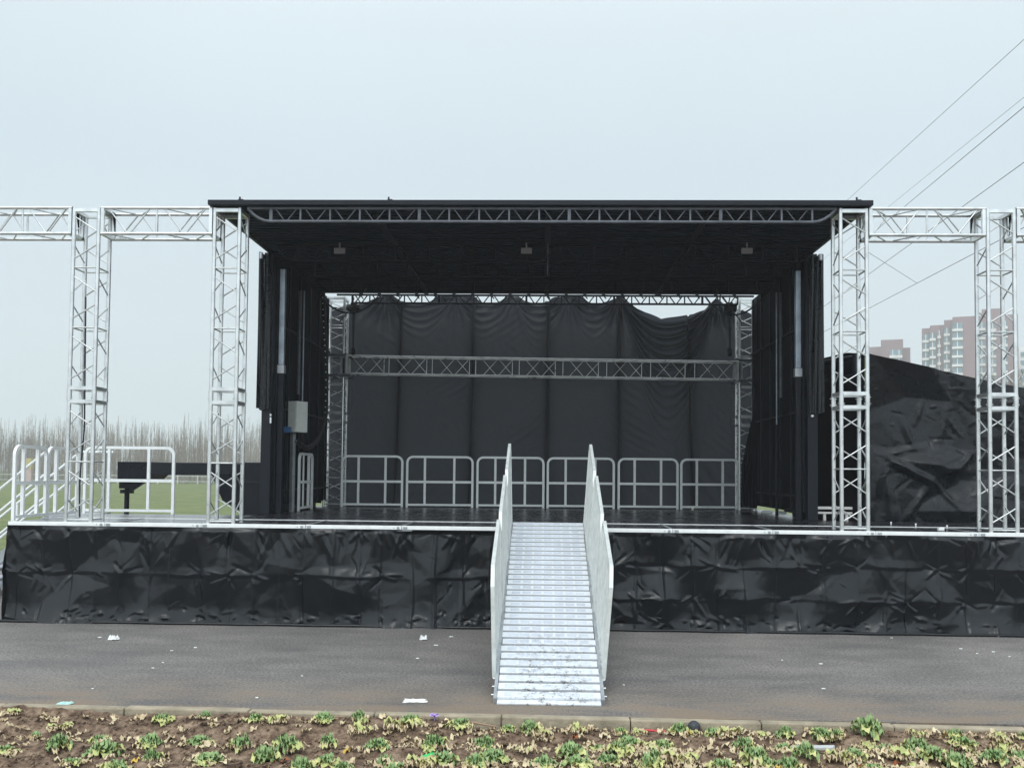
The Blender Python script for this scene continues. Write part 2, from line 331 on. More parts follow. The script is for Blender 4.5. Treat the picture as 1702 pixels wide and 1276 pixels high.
PL = [  # (px, py of base, kind, scale) read off the photo
 (95,1238,1,1.1),(165,1222,2,.9),(172,1248,0,1.25),(100,1208,3,.8),(20,1195,3,.8),(10,1240,2,.8),(250,1236,1,.95),(252,1256,0,1.0),(270,1205,2,.9),
 (330,1232,1,.95),(345,1200,4,.9),(345,1262,1,1.0),(400,1238,4,1.1),(425,1208,1,.9),(440,1258,0,1.0),(60,1215,4,.7),(120,1270,2,.8),(195,1274,2,1.0),
 (480,1242,0,1.05),(545,1240,1,1.0),(470,1226,2,.9),(540,1206,1,.9),(600,1204,0,1.05),(600,1218,3,1.0),(625,1240,1,1.1),(640,1262,1,1.1),(665,1215,3,1.0),(685,1208,2,.9),
 (720,1245,0,1.1),(735,1265,0,1.0),(545,1262,2,1.0),(570,1274,1,1.0),(460,1208,3,.8),(765,1212,2,1.0),(805,1235,0,1.2),(820,1258,0,1.2),(845,1208,2,.8),
 (790,1276,1,1.1),(880,1212,1,1.0),(900,1220,3,.9),(870,1240,3,1.0),(950,1252,0,1.2),(905,1268,0,1.3),(990,1238,3,1.0),(960,1218,3,.8),(995,1235,4,.9),
 (1030,1215,2,.9),(1045,1232,1,1.1),(1010,1262,1,1.1),(1060,1215,3,.9),(1085,1238,3,1.1),(1100,1236,0,1.1),(1088,1258,1,1.25),(1030,1252,2,1.0),(1125,1215,1,.8),
 (1150,1222,3,1.0),(1185,1220,1,.9),(1130,1260,3,1.2),(1200,1275,2,1.3),(1210,1222,3,.9),(1235,1240,1,1.1),(1260,1222,3,.9),(1255,1262,1,1.2),(1300,1220,0,1.0),
 (1303,1242,1,1.1),(1345,1212,2,.8),(1370,1232,1,1.1),(1390,1232,2,1.0),(1425,1215,0,1.2),(1440,1240,3,1.0),(1280,1268,2,1.2),(1340,1262,0,1.0),(1310,1275,1,1.2),
 (1470,1245,2,1.1),(1420,1262,1,1.0),(1400,1262,3,1.2),(1490,1262,3,1.3),(1525,1245,0,1.2),(1505,1218,3,.8),(1570,1222,2,1.0),(1550,1262,1,1.2),(1600,1240,2,1.1),
 (1625,1245,3,1.1),(1590,1270,0,1.3),(1650,1262,1,1.2),(1680,1222,1,1.0),(1690,1250,2,1.2),(1640,1222,3,1.0),(1450,1275,2,1.2),(1665,1240,3,1.1),(1700,1275,3,1.2),(1530,1276,3,1.2),(1080,1276,2,1.2),(960,1276,2,1.2),(655,1278,2,1.1),(500,1278,0,1.0),(700,1276,3,1.0)]
protos = {}; extra = ['', ' near the left of the bed']
for i, (px, py, k, sc) in enumerate(PL):
    p = atZ(px, min(py, 1296), -.05); y = min(p.y, kerb_y(p.x)-.22); z = soil_z(p.x, y)-.004; rz = random.uniform(0, 6.28); sc *= .92 if px > 900 else 1.0; s3 = (sc*random.uniform(.8,1.2), sc*random.uniform(.8,1.2), sc*random.uniform(.7,1.2))
    kk = (k, i % 3)
    if kk not in protos:
        K = list(KINDS[k]); K[-1] += 10*(i % 3); K[3] = round(K[3]*(1, .7, .85)[i % 3]); K[5] = round(K[5]*(1, 1.5, .8)[i % 3]); K[6] *= (1, .85, 1.1)[i % 3]
        o = make_plant(*K); protos[kk] = o; o.location = (p.x, y, z); o.rotation_euler = (0,0,rz); o.scale = s3
    else:
        o = dup(protos[kk], (p.x, y, z), rz, KINDS[k][1], s3)
for i in range(40):     # the same bed carries on towards the photographer and to the sides
    k = random.choice([0,1,2,3,4]); x = random.uniform(-5, 5); y = random.uniform(-5.95, -7.2)
    dup(protos[(k, i % 3)] if (k, i % 3) in protos else protos[(k, 0)], (x, y, soil_z(x, y)-.004), random.uniform(0, 6.28), KINDS[k][1])
# fallen leaves
for nm, mt, cnt, lab, seedk in (('fallen_leaves', 'leafd', 6000, 'dry straw-coloured leaves strewn over the soil bed', 1), ('rusty_leaves', 'leafr', 45, 'rust-red dead leaves scattered among the kale plants', 2), ('golden_leaves', 'orange', 60, 'golden yellow dead leaves scattered among the kale plants', 3)):
    g = MB(); rr = random.Random(seedk)
    for i in range(cnt):
        x = rr.uniform(-5, 5); dens = .22+.78*max(0, min(1, (x+1.6)/3.2))
        if rr.random() > dens: continue
        y = kerb_y(x)-.16-rr.random()*2.0
        if noise.noise(Vector((x*2.2, y*2.2, 5))) < -.12 and rr.random() < .85: continue
        leaf(g, (x, y, soil_z(x, y)+.006), rr.uniform(0, 6.28), rr.uniform(.04,.10), rr.uniform(.009,.024), rr.uniform(.005,.035), rr.uniform(0,.015), .009, n=4, m=2, seed=i*7+seedk)
    tag(g.build(nm, M[mt]), lab, 'leaves', kind='stuff')
# ------------------------------------------------------------------ cloth helpers
def facets(w, h, du, dv, amp, seed):
    """piecewise-linear crumple sampled on a 1 cm grid"""
    rr = np.random.RandomState(seed); pts = []; hs = []
    nx, ny = int(w/du)+2, int(h/dv)+2
    for j in range(-1, ny+1):
        for i in range(-1, nx+1):
            pts.append(Vector(((i+rr.uniform(-.4,.4))*du, (j+rr.uniform(-.4,.4))*dv))); hs.append(rr.uniform(-1, 1)*amp)
    r = delaunay_2d_cdt(pts, [], [], 0, 1e-5); V = np.array([(v.x, v.y) for v in r[0]]); orig = [o[0] for o in r[3]]
    g = CG; NX, NY = int(round(w/g))+1, int(round(h/g))+1; Z = np.zeros((NY, NX))
    for tri in r[2]:
        a, b, c = [V[t] for t in tri]; ha, hb, hc = [hs[orig[t]] for t in tri]
        x0, x1 = max(0, int(min(a[0],b[0],c[0])/g)), min(NX-1, int(max(a[0],b[0],c[0])/g)+1)
        y0, y1 = max(0, int(min(a[1],b[1],c[1])/g)), min(NY-1, int(max(a[1],b[1],c[1])/g)+1)
        if x1 < x0 or y1 < y0: continue
        X, Y = np.meshgrid(np.arange(x0, x1+1)*g, np.arange(y0, y1+1)*g)
        dt = (b[1]-c[1])*(a[0]-c[0])+(c[0]-b[0])*(a[1]-c[1])
        if abs(dt) < 1e-9: continue
        l1 = ((b[1]-c[1])*(X-c[0])+(c[0]-b[0])*(Y-c[1]))/dt; l2 = ((c[1]-a[1])*(X-c[0])+(a[0]-c[0])*(Y-c[1]))/dt; l3 = 1-l1-l2
        m = (l1 > -1e-4) & (l2 > -1e-4) & (l3 > -1e-4)
        Z[y0:y1+1, x0:x1+1] = np.where(m, l1*ha+l2*hb+l3*hc, Z[y0:y1+1, x0:x1+1])
    return Z
CG = .0125
def ridge(Z, a, b, w, amp, g=None):
    g = g or CG; NY, NX = Z.shape; pad = w*3
    x0, x1 = int(max(0, (min(a[0],b[0])-pad)/g)), int(min(NX, (max(a[0],b[0])+pad)/g+1))
    y0, y1 = int(max(0, (min(a[1],b[1])-pad)/g)), int(min(NY, (max(a[1],b[1])+pad)/g+1))
    if x1 <= x0 or y1 <= y0: return
    X, Y = np.meshgrid(np.arange(x0, x1)*g, np.arange(y0, y1)*g)
    dx, dy = b[0]-a[0], b[1]-a[1]; l2 = dx*dx+dy*dy+1e-9
    t = np.clip(((X-a[0])*dx+(Y-a[1])*dy)/l2, 0, 1)
    d = np.hypot(X-a[0]-t*dx, Y-a[1]-t*dy)
    Z[y0:y1, x0:x1] += amp*np.clip(1-d/(w*1.6), 0, 1)*1.05*np.sin(np.pi*np.clip(t, .02, 1))
def soft(Z, k=1):
    for _ in range(k):
        Q = np.pad(Z, 1, mode='edge'); Z = (Q[:-2,1:-1]+Q[2:,1:-1]+Q[1:-1,:-2]+Q[1:-1,2:]+4*Z)/8
    return Z
def crumpled(w, h, seed, folds_u, folds_v, amp=1.0, bursts=1.0):
    rr = np.random.RandomState(seed)
    Z = facets(w, h, .21, .60, .036*amp, seed) + facets(w, h, .12, .26, .010*amp, seed+1) + facets(w, h, .05, .08, .0014*amp, seed+2)
    g = CG; NY, NX = Z.shape; X, Y = np.meshgrid(np.arange(NX)*g, np.arange(NY)*g)
    # cloth unfolded from a packed square: planes between the fold lines tilt against each other
    us = np.concatenate([[0], folds_u, [w]]); vs_ = np.concatenate([[0], np.array(folds_v), [h]])
    Hn = rr.uniform(-1, 1, (len(vs_), len(us)))*.058*amp; Hn[1:-1] += rr.uniform(-.4, 1, (len(vs_)-2, len(us)))*.02*amp
    iu = np.clip(np.searchsorted(us, X[0], 'right')-1, 0, len(us)-2); fu_ = (X[0]-us[iu])/(us[iu+1]-us[iu])
    iv = np.clip(np.searchsorted(vs_, Y[:,0], 'right')-1, 0, len(vs_)-2); fv_ = (Y[:,0]-vs_[iv])/(vs_[iv+1]-vs_[iv])
    A = Hn[iv][:, iu]; B = Hn[iv][:, iu+1]; C_ = Hn[iv+1][:, iu]; D_ = Hn[iv+1][:, iu+1]; U = fu_[None,:]; V_ = fv_[:,None]
    Z += A*(1-U)*(1-V_)+B*U*(1-V_)+C_*(1-U)*V_+D_*U*V_
    for fu in folds_u:
        s_ = rr.choice([-1, 1]); wob = fu + .012*np.sin(Y*5+rr.uniform(0, 6))
        Z += s_*.022*amp*np.clip(1-np.abs(X-wob)/.03, 0, 1)
    for fv in folds_v:
        wob = fv + .014*np.sin(X*2.3+rr.uniform(0, 6)) + .006*np.sin(X*9)
        d = Y-wob; Z += .016*amp*np.where(d < 0, np.clip(1+d/.10, 0, 1), np.clip(1-d/.025, 0, 1))*(.6+.4*np.sin(X*3.7+seed))
    for fu in folds_u:
        for fv in list(folds_v)+[.02]:
            if rr.rand() < .75*bursts:
                for k in range(rr.randint(3, 8)):
                    a = rr.uniform(0, 6.28); l = rr.uniform(.08, .32); c = (fu+rr.uniform(-.05,.05), fv+rr.uniform(-.03,.03))
                    ridge(Z, c, (c[0]+l*math.cos(a), c[1]+l*math.sin(a)), rr.uniform(.008,.02), rr.choice([-1,1])*rr.uniform(.008,.022)*amp)
    for k in range(int(w*h*4*bursts)):
        c = (rr.uniform(0, w), rr.uniform(0, h)); a = rr.uniform(0, 3.14); l = rr.uniform(.05,.22)
        ridge(Z, c, (c[0]+l*math.cos(a), c[1]+l*math.sin(a)), rr.uniform(.006,.014), rr.choice([-1,1])*rr.uniform(.003,.010)*amp)
    return Z
# ------------------------------------------------------------------ skirt cloths
XL, XR = -6.72, 9.2
def skirt(name, label, x0, x1, seed, fv):
    w, h = x1-x0, S-.055
    fu = np.arange(.15, w, .33)+np.random.RandomState(seed).uniform(-.04,.04, len(np.arange(.15, w, .33)))
    Z = crumpled(w, h, seed, fu, fv)
    NY, NX = Z.shape; X, Y = np.meshgrid(np.arange(NX)*CG, np.arange(NY)*CG); rr = np.random.RandomState(seed+9)
    # gathers along the top, slack heap along the foot
    for k in range(int(w*8)):
        c = rr.uniform(0, w); l = rr.uniform(.08,.42); ridge(Z, (c, .0), (c+rr.uniform(-.2,.2), l), rr.uniform(.01,.03), rr.choice([-1,1])*rr.uniform(.008,.025))
    for k in range(int(w*14)):
        c = rr.uniform(0, w); yb = h-rr.uniform(.02,.17); ridge(Z, (c, yb), (c+rr.uniform(-.16,.16), yb+rr.uniform(-.07,.07)), rr.uniform(.008,.02), rr.choice([-1,1])*rr.uniform(.008,.024))
    Z = soft(Z, 1)
    Z *= np.clip(Y/.05, .15, 1)
    Pp = np.zeros((NY, NX, 3)); Pp[...,0] = x0+X; Pp[...,1] = -.035 - Z - .05*np.clip((Y-(h-.25))/.25, 0, 1)**2; Pp[...,2] = S-.045-Y*(S-.04)/h
    t = thing(name, label, 'stage skirt', (0,0,0)); 
    grid_mesh('cloth', Pp, M['blackcloth'], t); return t
sl = skirt('stage_skirt', 'crumpled black skirt cloth on the platform front, from the left end to the ramp', XL, .03, 11, [.58])
sr = skirt('stage_skirt', 'crumpled black skirt cloth on the platform front, from the ramp to the right edge', .04, XR, 23, [.40, .80])
MB().path([(.1+i*.25, -.10-.012*math.sin(i*1.7), .018) for i in range(36)], .02, 6).build('hem', M['blackcloth'], sr)
# end return of the left skirt
w = 2.4; h = S-.055; Z = soft(crumpled(w, h, 31, np.arange(.2, w, .33), [.58]), 1); NY, NX = Z.shape
X, Y = np.meshgrid(np.arange(NX)*CG, np.arange(NY)*CG); Pp = np.zeros((NY, NX, 3)); Pp[...,0] = XL-.01-Z-.04*np.clip((Y-.9)/.3, 0, 1); Pp[...,1] = X-.04; Pp[...,2] = S-.045-Y*(S-.04)/h
grid_mesh('end_cloth', Pp, M['blackcloth'], sl)
# bottom hem roll on the ground
MB().path([(XL-.03+i*.25, -.10-.012*math.sin(i*1.7), .018) for i in range(28)], .02, 6).build('hem', M['blackcloth'], sl)
# ------------------------------------------------------------------ front platform
pf = thing('front_platform', 'long low platform with white metal edge running across the whole front', 'platform', (0,0,0))
x = XL; joints = []
jp = [175, 335, 508, 668, 820, 1008, 1118, 1284, 1455, 1626]
jx = [XL] + [atY(p, 878, 0).x for p in (175, 335, 508, 668)] + [-.38, .53] + [atY(p, 878, 0).x for p in (1118, 1284, 1455, 1626)] + [6.7, 7.9, XR]
for a, b in zip(jx[:-1], jx[1:]):
    MB().box((a+.004, -.02, S-.048), (b-.004, .035, S)).build('edge_rail', M['rail'], pf, .004)
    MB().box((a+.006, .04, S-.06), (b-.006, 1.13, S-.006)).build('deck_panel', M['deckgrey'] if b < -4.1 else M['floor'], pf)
    if b < XR-.1:
        MB().box((b-.02, .04, S-.05), (b+.02, 1.13, S-.001)).build('cross_rail', M['aluD'], pf)
MB().box((XL, 1.135, S-.05), (XR, 1.165, S+.001)).build('inner_edge_rail', M['rail'], pf)
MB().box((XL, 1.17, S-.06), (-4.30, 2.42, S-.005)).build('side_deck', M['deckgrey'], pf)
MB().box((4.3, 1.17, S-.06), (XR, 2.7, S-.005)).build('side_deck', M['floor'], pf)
for a in jx[1:-1]:
    if -.5 < a < .6: continue
    c = MB().box((a-.13, -.028, S-.062), (a+.13, -.021, S-.050)).box((a-.06, -.032, S-.040), (a-.03, -.021, S-.012)).box((a+.02, -.032, S-.040), (a+.07, -.021, S-.010)).tube((a-.1, -.03, S-.025), (a-.1, -.015, S-.025), .006, 6)
    c.build('latch', M['aluD'], pf)
for a in np.arange(XL+.15, XR, 1.2):
    for y in (.15, 1.0, 2.2): MB().tube((a, y, 0), (a, y, S-.06), .024, 8).build('leg', M['aluD'], pf)
# ------------------------------------------------------------------ trusses
LEG = .0255
def tower(label, x, y, z0, z1, joint=None, w=.32, mt='alu', bay=.80, group='silver truss towers', name='truss_tower', leg=LEG, diag=.0095, mirror=1):
    t = thing(name, label, 'truss tower', (x, y, z0), group); hgt = z1-z0
    C4 = [Vector((0,0,0)), Vector((w,0,0)), Vector((w,w,0)), Vector((0,w,0))]
    for c in C4: MB().tube(c, c+Vector((0,0,hgt)), leg, 12).build('leg', M[mt], t)
    zz = lambda z: Vector((0,0,z))
    segs = [(0, joint-.09), (joint+.09, hgt)] if joint else [(0, hgt)]
    for s0, s1 in segs:
        d = MB(); n = max(1, round((s1-s0)/bay)); b = (s1-s0)/n
        for i in range(n):
            zb = s1-(i+1)*b; zt = s1-i*b
            for k in range(4):
                a, c = C4[k], C4[(k+1) % 4]
                if mirror < 0: a, c = c, a
                d.tube(a+zz(zt-.14*b), c+zz(zt-.41*b), diag, 6); d.tube(c+zz(zt-.60*b), a+zz(zt-.86*b), diag, 6)
                if i < n-1: d.tube(a+zz(zb), c+zz(zb), diag*1.15, 6)
        d.build('bracing', M[mt], t)
    pl = [.02, hgt-.03] + ([joint-.085, joint+.085] if joint else [])
    for z in pl:
        if z < .05: 
            q = MB()
            for k in range(4): q.tube(C4[k]+zz(.03), C4[(k+1) % 4]+zz(.03), diag*1.1, 6)
            q.build('base_ring', M[mt], t); continue
        q = MB()
        for k in range(4): q.bar(C4[k]+zz(z), C4[(k+1) % 4]+zz(z), .04, .045)
        q.build('end_frame', M[mt], t)
    if joint:
        for c in C4:
            q = MB()
            q.tube(c+zz(joint-.075), c+zz(joint+.075), leg*1.18, 12)
            for s_ in (-.04, .04): q.tube(c+zz(joint+s_)+Vector((-.045,0,0)), c+zz(joint+s_)+Vector((.045,0,0)), .005, 5)
            q.build('spigot_joint', M[mt], t)
    return t
ZT = 5.245
TX = [atY(124.2, 346, .04).x, atY(357.7, 346, .04).x, atY(1396.8, 346, .04).x, atY(1641.2, 346, .04).x]
labs = ['outermost silver truss tower at left, standing beside the side railings', 'silver truss tower under the left front corner of the black roof',
        'silver truss tower under the right front corner of the black roof', 'outermost silver truss tower at right, in front of the black tarpaulin']
jz = atY(160, 656, .04).z - S
for xx, lb, mi in zip(TX, labs, (1, 1, 1, 1)): tower(lb, xx, .04, S, ZT, joint=jz, mirror=mi)
def beam(label, x0, x1, y, zt, hgt=.33, w=.32, mt='alu', bay=.62, tilt=0, r=.022, dg=.0095, group='silver truss beams', name='truss_beam', gusset=True):
    t = thing(name, label, 'truss beam', (x0, y, zt-hgt), group); Lx = x1-x0
    t.rotation_euler = (0, tilt, 0)
    for yy in (0, w):
        for z in (0, hgt): MB().tube((0,yy,z), (Lx,yy,z), r, 12).build('chord', M[mt], t)
    d = MB(); n = max(2, round(Lx/bay)); b = Lx/n
    for i in range(n):
        a = i*b; c = a+b
        for yy, fl in ((0, 0), (w, 1)):
            o = .17*b if fl else 0
            if i: d.tube((a-o,yy,0), (a-o,yy,hgt), dg*1.3, 6)
            z0, z1 = (hgt, 0) if (i+fl) % 2 == 0 else (0, hgt)
            h0_, h1_ = (0, hgt) if fl else (hgt, 0)
            d.tube((a+.12*b,yy,h0_), (a+.48*b,yy,h1_), dg, 6); d.tube((a+.52*b,yy,h1_), (a+.88*b,yy,h0_), dg, 6)
        for z in (0, hgt):
            d.tube((a+.1*b,0,z), (a+.45*b,w,z), dg, 6); d.tube((a+.55*b,w,z), (a+.9*b,0,z), dg, 6)
    d.build('bracing', M[mt], t)
    for xe in (.02, Lx-.02):
        q = MB()
        q.bar((xe,0,0), (xe,0,hgt), .04, .04); q.bar((xe,w,0), (xe,w,hgt), .04, .04); q.bar((xe,0,0), (xe,w,0), .04, .04); q.bar((xe,0,hgt), (xe,w,hgt), .04, .04)
        if gusset:
            s_ = 1 if xe < 1 else -1
            q.add([(xe+s_*.03,w-.02,hgt), (xe+s_*.03,w-.02,0), (xe+s_*.03,w-.12,hgt)], [(0,1,2),(2,1,0)])
        q.build('end_frame', M[mt], t)
    return t
bz = ZT
beam('silver truss beam reaching off the left edge from the outermost left tower', TX[0]-2.6, TX[0]-.03, .04, bz)
beam('silver truss beam joining the two left towers', TX[0]+.35, TX[1]-.03, .04, bz)
beam('silver truss beam joining the two right towers', TX[2]+.35, TX[3]-.03, .04, bz)
beam('silver truss beam reaching off the right edge from the outermost right tower', TX[3]+.35, TX[3]+2.6, .04, bz)
# ------------------------------------------------------------------ mobile stage (trailer stage): floor, roof, walls
ms = thing('mobile_stage', 'large black covered stage with flat roof and open front', 'stage', (0,0,0))
MB().box((-4.28, 1.17, S-.16), (4.28, 6.9, S-.003)).build('stage_floor', M['floor'], ms)
MB().box((-4.0, 1.6, .35), (4.0, 6.6, S-.17)).build('chassis', M['blackpaint'], ms)
RX0, RX1, RY0, RY1 = atY(345, 338, -.06).x, atY(1452, 341, -.06).x, -.06, 6.0
rz0 = 5.262; rz1 = 5.325
rf = MB().box((RX0, RY0+.06, rz0+.03), (RX1, RY1, rz1-.005)).build('roof', M['ceil'], ms)
ed = MB().box((RX0, RY0, rz0), (RX1, RY0+.058, rz1)).box((RX0, RY0+.06, rz0), (RX0+.05, RY1, rz1)).box((RX1-.05, RY0+.06, rz0), (RX1, RY1, rz1)).box((RX0+.052, RY1-.06, rz0), (RX1-.052, RY1, rz0+.028))
ed.build('roof_edge', M['navy'], rf, .004)
rb = MB()
for y in np.arange(.12, 5.9, .14): rb.box((RX0+.055, y, rz0+.012), (RX1-.055, y+.03, rz0+.029))
rb.build('roof_ribs', M['ceil'], rf)
for px in (400, 648, 1428):
    p = atY(px, 334, 0); MB().box((p.x-.03, .0, rz1+.001), (p.x+.03, .06, rz1+.025)).tube((p.x-.02, .03, rz1+.02), (p.x-.02, .03, rz1+.06), .012, 6).build('roof_lug', M['navy'], rf)
def ceiling_truss(y, x0, x1, zt, zb, bay, r=.02, mt='trussD', curve=True, dg=.0085):
    t = MB(); 
    t.tube((x0+.3, y, zb), (x1-.3, y, zb), r, 8); t.tube((x0, y, zt), (x1, y, zt), r, 8)
    if curve:
        for xe, s_ in ((x0, 1), (x1, -1)):
            pts = [(xe, y, zt)] + [(xe+s_*(.30*(q/4)+.0), y, zt-(zt-zb)*(1-(1-q/4)**2.2)) for q in range(1, 5)]
            t.path(pts, r, 8)
    n = round((x1-x0-.6)/bay); b = (x1-x0-.6)/n
    for i in range(n+1):
        a = x0+.3+i*b; big = (i % 5 == 0)
        t.bar((a,y,zb), (a,y,zt), .022 if not big else .04, .03)
        if i < n: t.tube((a+.14*b,y,zt), (a+.47*b,y,zb), dg, 6); t.tube((a+.53*b,y,zb), (a+.88*b,y,zt), dg, 6)
    return t
zf = atY(850, 368.5, .03).z
ceiling_truss(.03, atY(412, 345, .03).x, atY(1390, 345, .03).x, rz0-.022, zf, .385).build('front_roof_truss', M['trussD'], rf)
for y, q in ((2.0, .13), (3.2, .12), (4.5, .13)): ceiling_truss(y, -3.95, 3.95, rz0-.04, rz0-q-.12, .5, r=.014, mt='blackpaint').build('roof_truss', M['navy'], rf)
for y in (5.7, 6.2):
    ceiling_truss(y, -3.95, 3.95, atY(850, 491 if y > 6 else 480, y).z-(0 if y > 6 else .04), atY(850, 504.5 if y > 6 else 486, y).z, .33, r=.02, curve=False, dg=.012).build('rear_roof_truss', M['blackpaint'], rf)
# clamps on rear truss
for i, px in enumerate(np.arange(600, 1230, 31)):
    p = atY(px, 489, 6.18); MB().box((p.x-.03, 6.13, p.z-.05), (p.x+.03, 6.165, p.z+.05)).tube((p.x, 6.16, p.z-.03), (p.x+.05, 6.16, p.z-.09), .012, 6).build('truss_clamp', M['blackpaint'], rf)
for (xa, ya, xb, yb_) in ((-3.9, 3.2, -3.1, 5.8), (3.75, 3.2, 3.0, 5.8)):
    c = MB(); P_ = [Vector((xa+(xb-xa)*t, ya+(yb_-ya)*t, rz0-.1-.5*math.sin(math.pi*t)**.8)) for t in [i/14 for i in range(15)]]
    c.path(P_, .014, 6).build('hanging_cable_loop', M['navy'], rf)
    MB().tube((xa*.98, 5.9, rz0-.55), (xa*.82, 5.2, rz0-.06), .012, 6).build('diagonal_stay', M['trussD'], rf)
for xx in (-2.2, 0.05, 2.1):
    MB().box((xx-.04, .3, rz0-.03), (xx+.04, 5.9, rz0+.008)).build('roof_beam', M['navy'], rf)
MB().tube((.05, 1.88, rz0-.5), (.05, 1.88, rz0-.03), .01, 6).build('hanging_strap', M['trussD'], rf)
# side walls
for s_, sg in ((-1, 'left'), (1, 'right')):
    X0 = -4.17 if s_ < 0 else 3.99; Xa, Xb = sorted((X0, X0+.05*s_))
    wl = MB().box((Xa, 2.75, S+.10), (Xb, 6.55, rz0-.002)).build('side_wall', M['wallfab'], ms)
    # vertical folds / frames inside
    fr = MB(); xi = X0-.03*s_
    for y in (2.8, 3.5, 4.2, 4.9, 5.6, 6.3): fr.bar((xi, y, S+.12), (xi, y, rz0-.05), .035, .05)
    for z in (S+.35, 2.9, 4.2): fr.bar((xi, 2.82, z), (xi, 6.5, z), .03, .03)
    fr.build('wall_frame', M['navy'], wl)
    # corner post on floor
    px0 = X0-.0*s_
    MB().box((min(X0-.02*s_, X0+.13*s_), 2.60, S), (max(X0-.02*s_, X0+.13*s_), 2.74, rz0-.002)).build('corner_post', M['navy'], ms, .006)
    # lifting cylinders, silver upper half
    xc = X0-.10*s_
    c = MB().box((xc-.045, 2.80, 3.55), (xc+.045, 2.89, 5.05)).build('lift_cylinder', M['silver'], ms, .01)
    MB().box((xc-.055, 2.79, 3.42), (xc+.055, 2.90, 3.548)).build('cylinder_collar', M['aluD'], c)
    MB().box((xc-.04, 2.805, S), (xc+.04, 2.885, 3.418)).build('cylinder_sleeve', M['navy'], c)
    c = MB().tube((xc-.02*s_, 4.1, 2.75), (xc-.02*s_, 4.1, 4.95), .014, 10).build('lift_ram', M['silver'], ms)
    MB().tube((xc+.05*s_, 4.1, 3.2), (xc+.05*s_, 4.1, 4.95), .03, 10).build('ram_housing', M['trussD'], c)
    MB().tube((xc-.02*s_, 4.1, S), (xc-.02*s_, 4.1, 2.75), .026, 10).build('ram_sleeve', M['navy'], c)
    # hanging side flap at the front, outside
    fz = atY(435, 680, 2.5).z
    Pn = np.zeros((30, 40, 3)); 
    for j in range(30):
        for i in range(40):
            a = i/39; zz = rz0-.03-(rz0-.03-fz)*j/29; Pn[j,i] = (X0+s_*(.0+.20*a)+.012*math.sin(a*26), 2.56+.015*math.sin(a*20+j*.1)-.03*a, zz + .02*math.sin(a*9))
    fl = grid_mesh('side_flap', Pn, M['tarp'], ms)
    MB().box((min(X0+.02*s_, X0+.17*s_), 2.62, fz+.05), (max(X0+.02*s_, X0+.17*s_), 4.3, rz0-.04)).build('folded_side_panel', M['blackpaint'], ms)
    MB().tube((X0+.15*s_, 2.5, rz0-.12), (X0+.15*s_, 2.5, rz0-.03), .03, 8).build('flap_bracket', M['aluD'], ms)
    MB().box((min(X0-.05*s_, X0+.02*s_), 2.9, S+.08), (max(X0-.05*s_, X0+.02*s_), 3.9, S+.13)).build('lower_rail', M['navy'], wl)
# white catch on left corner post
p = atY(450, 690, 2.59); MB().box((p.x-.012, 2.58, p.z-.01), (p.x+.012, 2.598, p.z+.02)).box((p.x-.012, 2.58, p.z-.12), (p.x+.012, 2.598, p.z-.03)).build('white_catch', M['white'], ms)
p = atY(1346, 692, 2.7); MB().tube((p.x, 2.55, p.z), (p.x, 2.6, p.z), .018, 10).build('bright_bolt', M['white'], ms)
# small grey lamps under the roof
for i, (px, lb) in enumerate(((565, 'left'), (875, 'middle'), (1241, 'right'))):
    p = atY(px, 417.5, 1.9); lo = tag(MB().box((p.x-.08, 1.86, p.z-.04), (p.x+.08, 1.9, p.z+.04)).bar((p.x, 1.88, p.z+.045), (p.x, 1.88, p.z+.12), .02, .02).build('roof_lamp', M['greyb'], None, .004),
        'small grey box fixture under the roof, %s one of the three' % {'left': 'leftmost', 'middle': 'middle', 'right': 'rightmost'}[lb], 'light fixture', 'grey fixtures under the roof')
# outer cabinet and gooseneck of the trailer (left)
tg = thing('trailer_gooseneck', 'black trailer coupling beam with landing leg behind the left railing', 'trailer', (0,0,0))
a = atY(400, 768, 3.2); b_ = atY(438, 852, 3.2)
MB().box((a.x, 3.2, .4), (-4.33, 6.4, a.z)).build('cabinet', M['navy'], tg, .01)
MB().box((a.x-.0, 3.17, a.z-.32), (-4.42, 3.198, a.z-.30)).build('cabinet_seam', M['rubber'], tg)
g0 = atY(250, 768, 3.5); g1 = atY(402, 790, 3.5)
MB().box((g0.x-.1, 3.5, g1.z), (a.x+.1, 4.3, g0.z)).build('beam', M['navy'], tg, .01)
h0 = atY(196, 768, 3.5); h1 = atY(250, 796, 3.5)
hb = MB(); xs_ = [h0.x, h0.x, h1.x-.12, h1.x, h1.x]; zs_ = [h1.z, h0.z+.0, h0.z+.0, h0.z-.03, h1.z+.09]
pol = [(h0.x, h0.z+.01), (h1.x, h0.z+.01), (h1.x, h1.z+.09), (h1.x-.12, h1.z-.03), (h0.x, h1.z-.05)]
hb.add([(x,3.49,z) for x,z in pol]+[(x,4.31,z) for x,z in pol], [(4,3,2,1,0),(5,6,7,8,9)]+[(i,(i+1)%5,5+(i+1)%5,5+i) for i in range(5)])
hb.build('coupling_head', M['blackpaint'], tg)
bl = MB()
for r_ in (0, 1):
    for k in range(7): xx = h0.x+.2+k*.055; zz = h0.z-.08-.16*r_; bl.tube((xx,3.478,zz), (xx,3.492,zz), .011, 8)
bl.build('rivets', M['navy'], tg)
l0 = atY(208, 840, 3.6); l1 = atY(198, 800, 3.6)
lg = MB().box((l1.x, 3.6, l0.z+.28), (l1.x+.16, 3.9, h1.z-.04)).add([(l1.x+.16,3.6,h1.z-.05),(l1.x+.42,3.6,h1.z-.05),(l1.x+.16,3.6,h1.z-.22),(l1.x+.16,3.7,h1.z-.05),(l1.x+.42,3.7,h1.z-.05),(l1.x+.16,3.7,h1.z-.22)], [(0,2,1),(3,4,5),(0,1,4,3),(1,2,5,4),(2,0,3,5)])
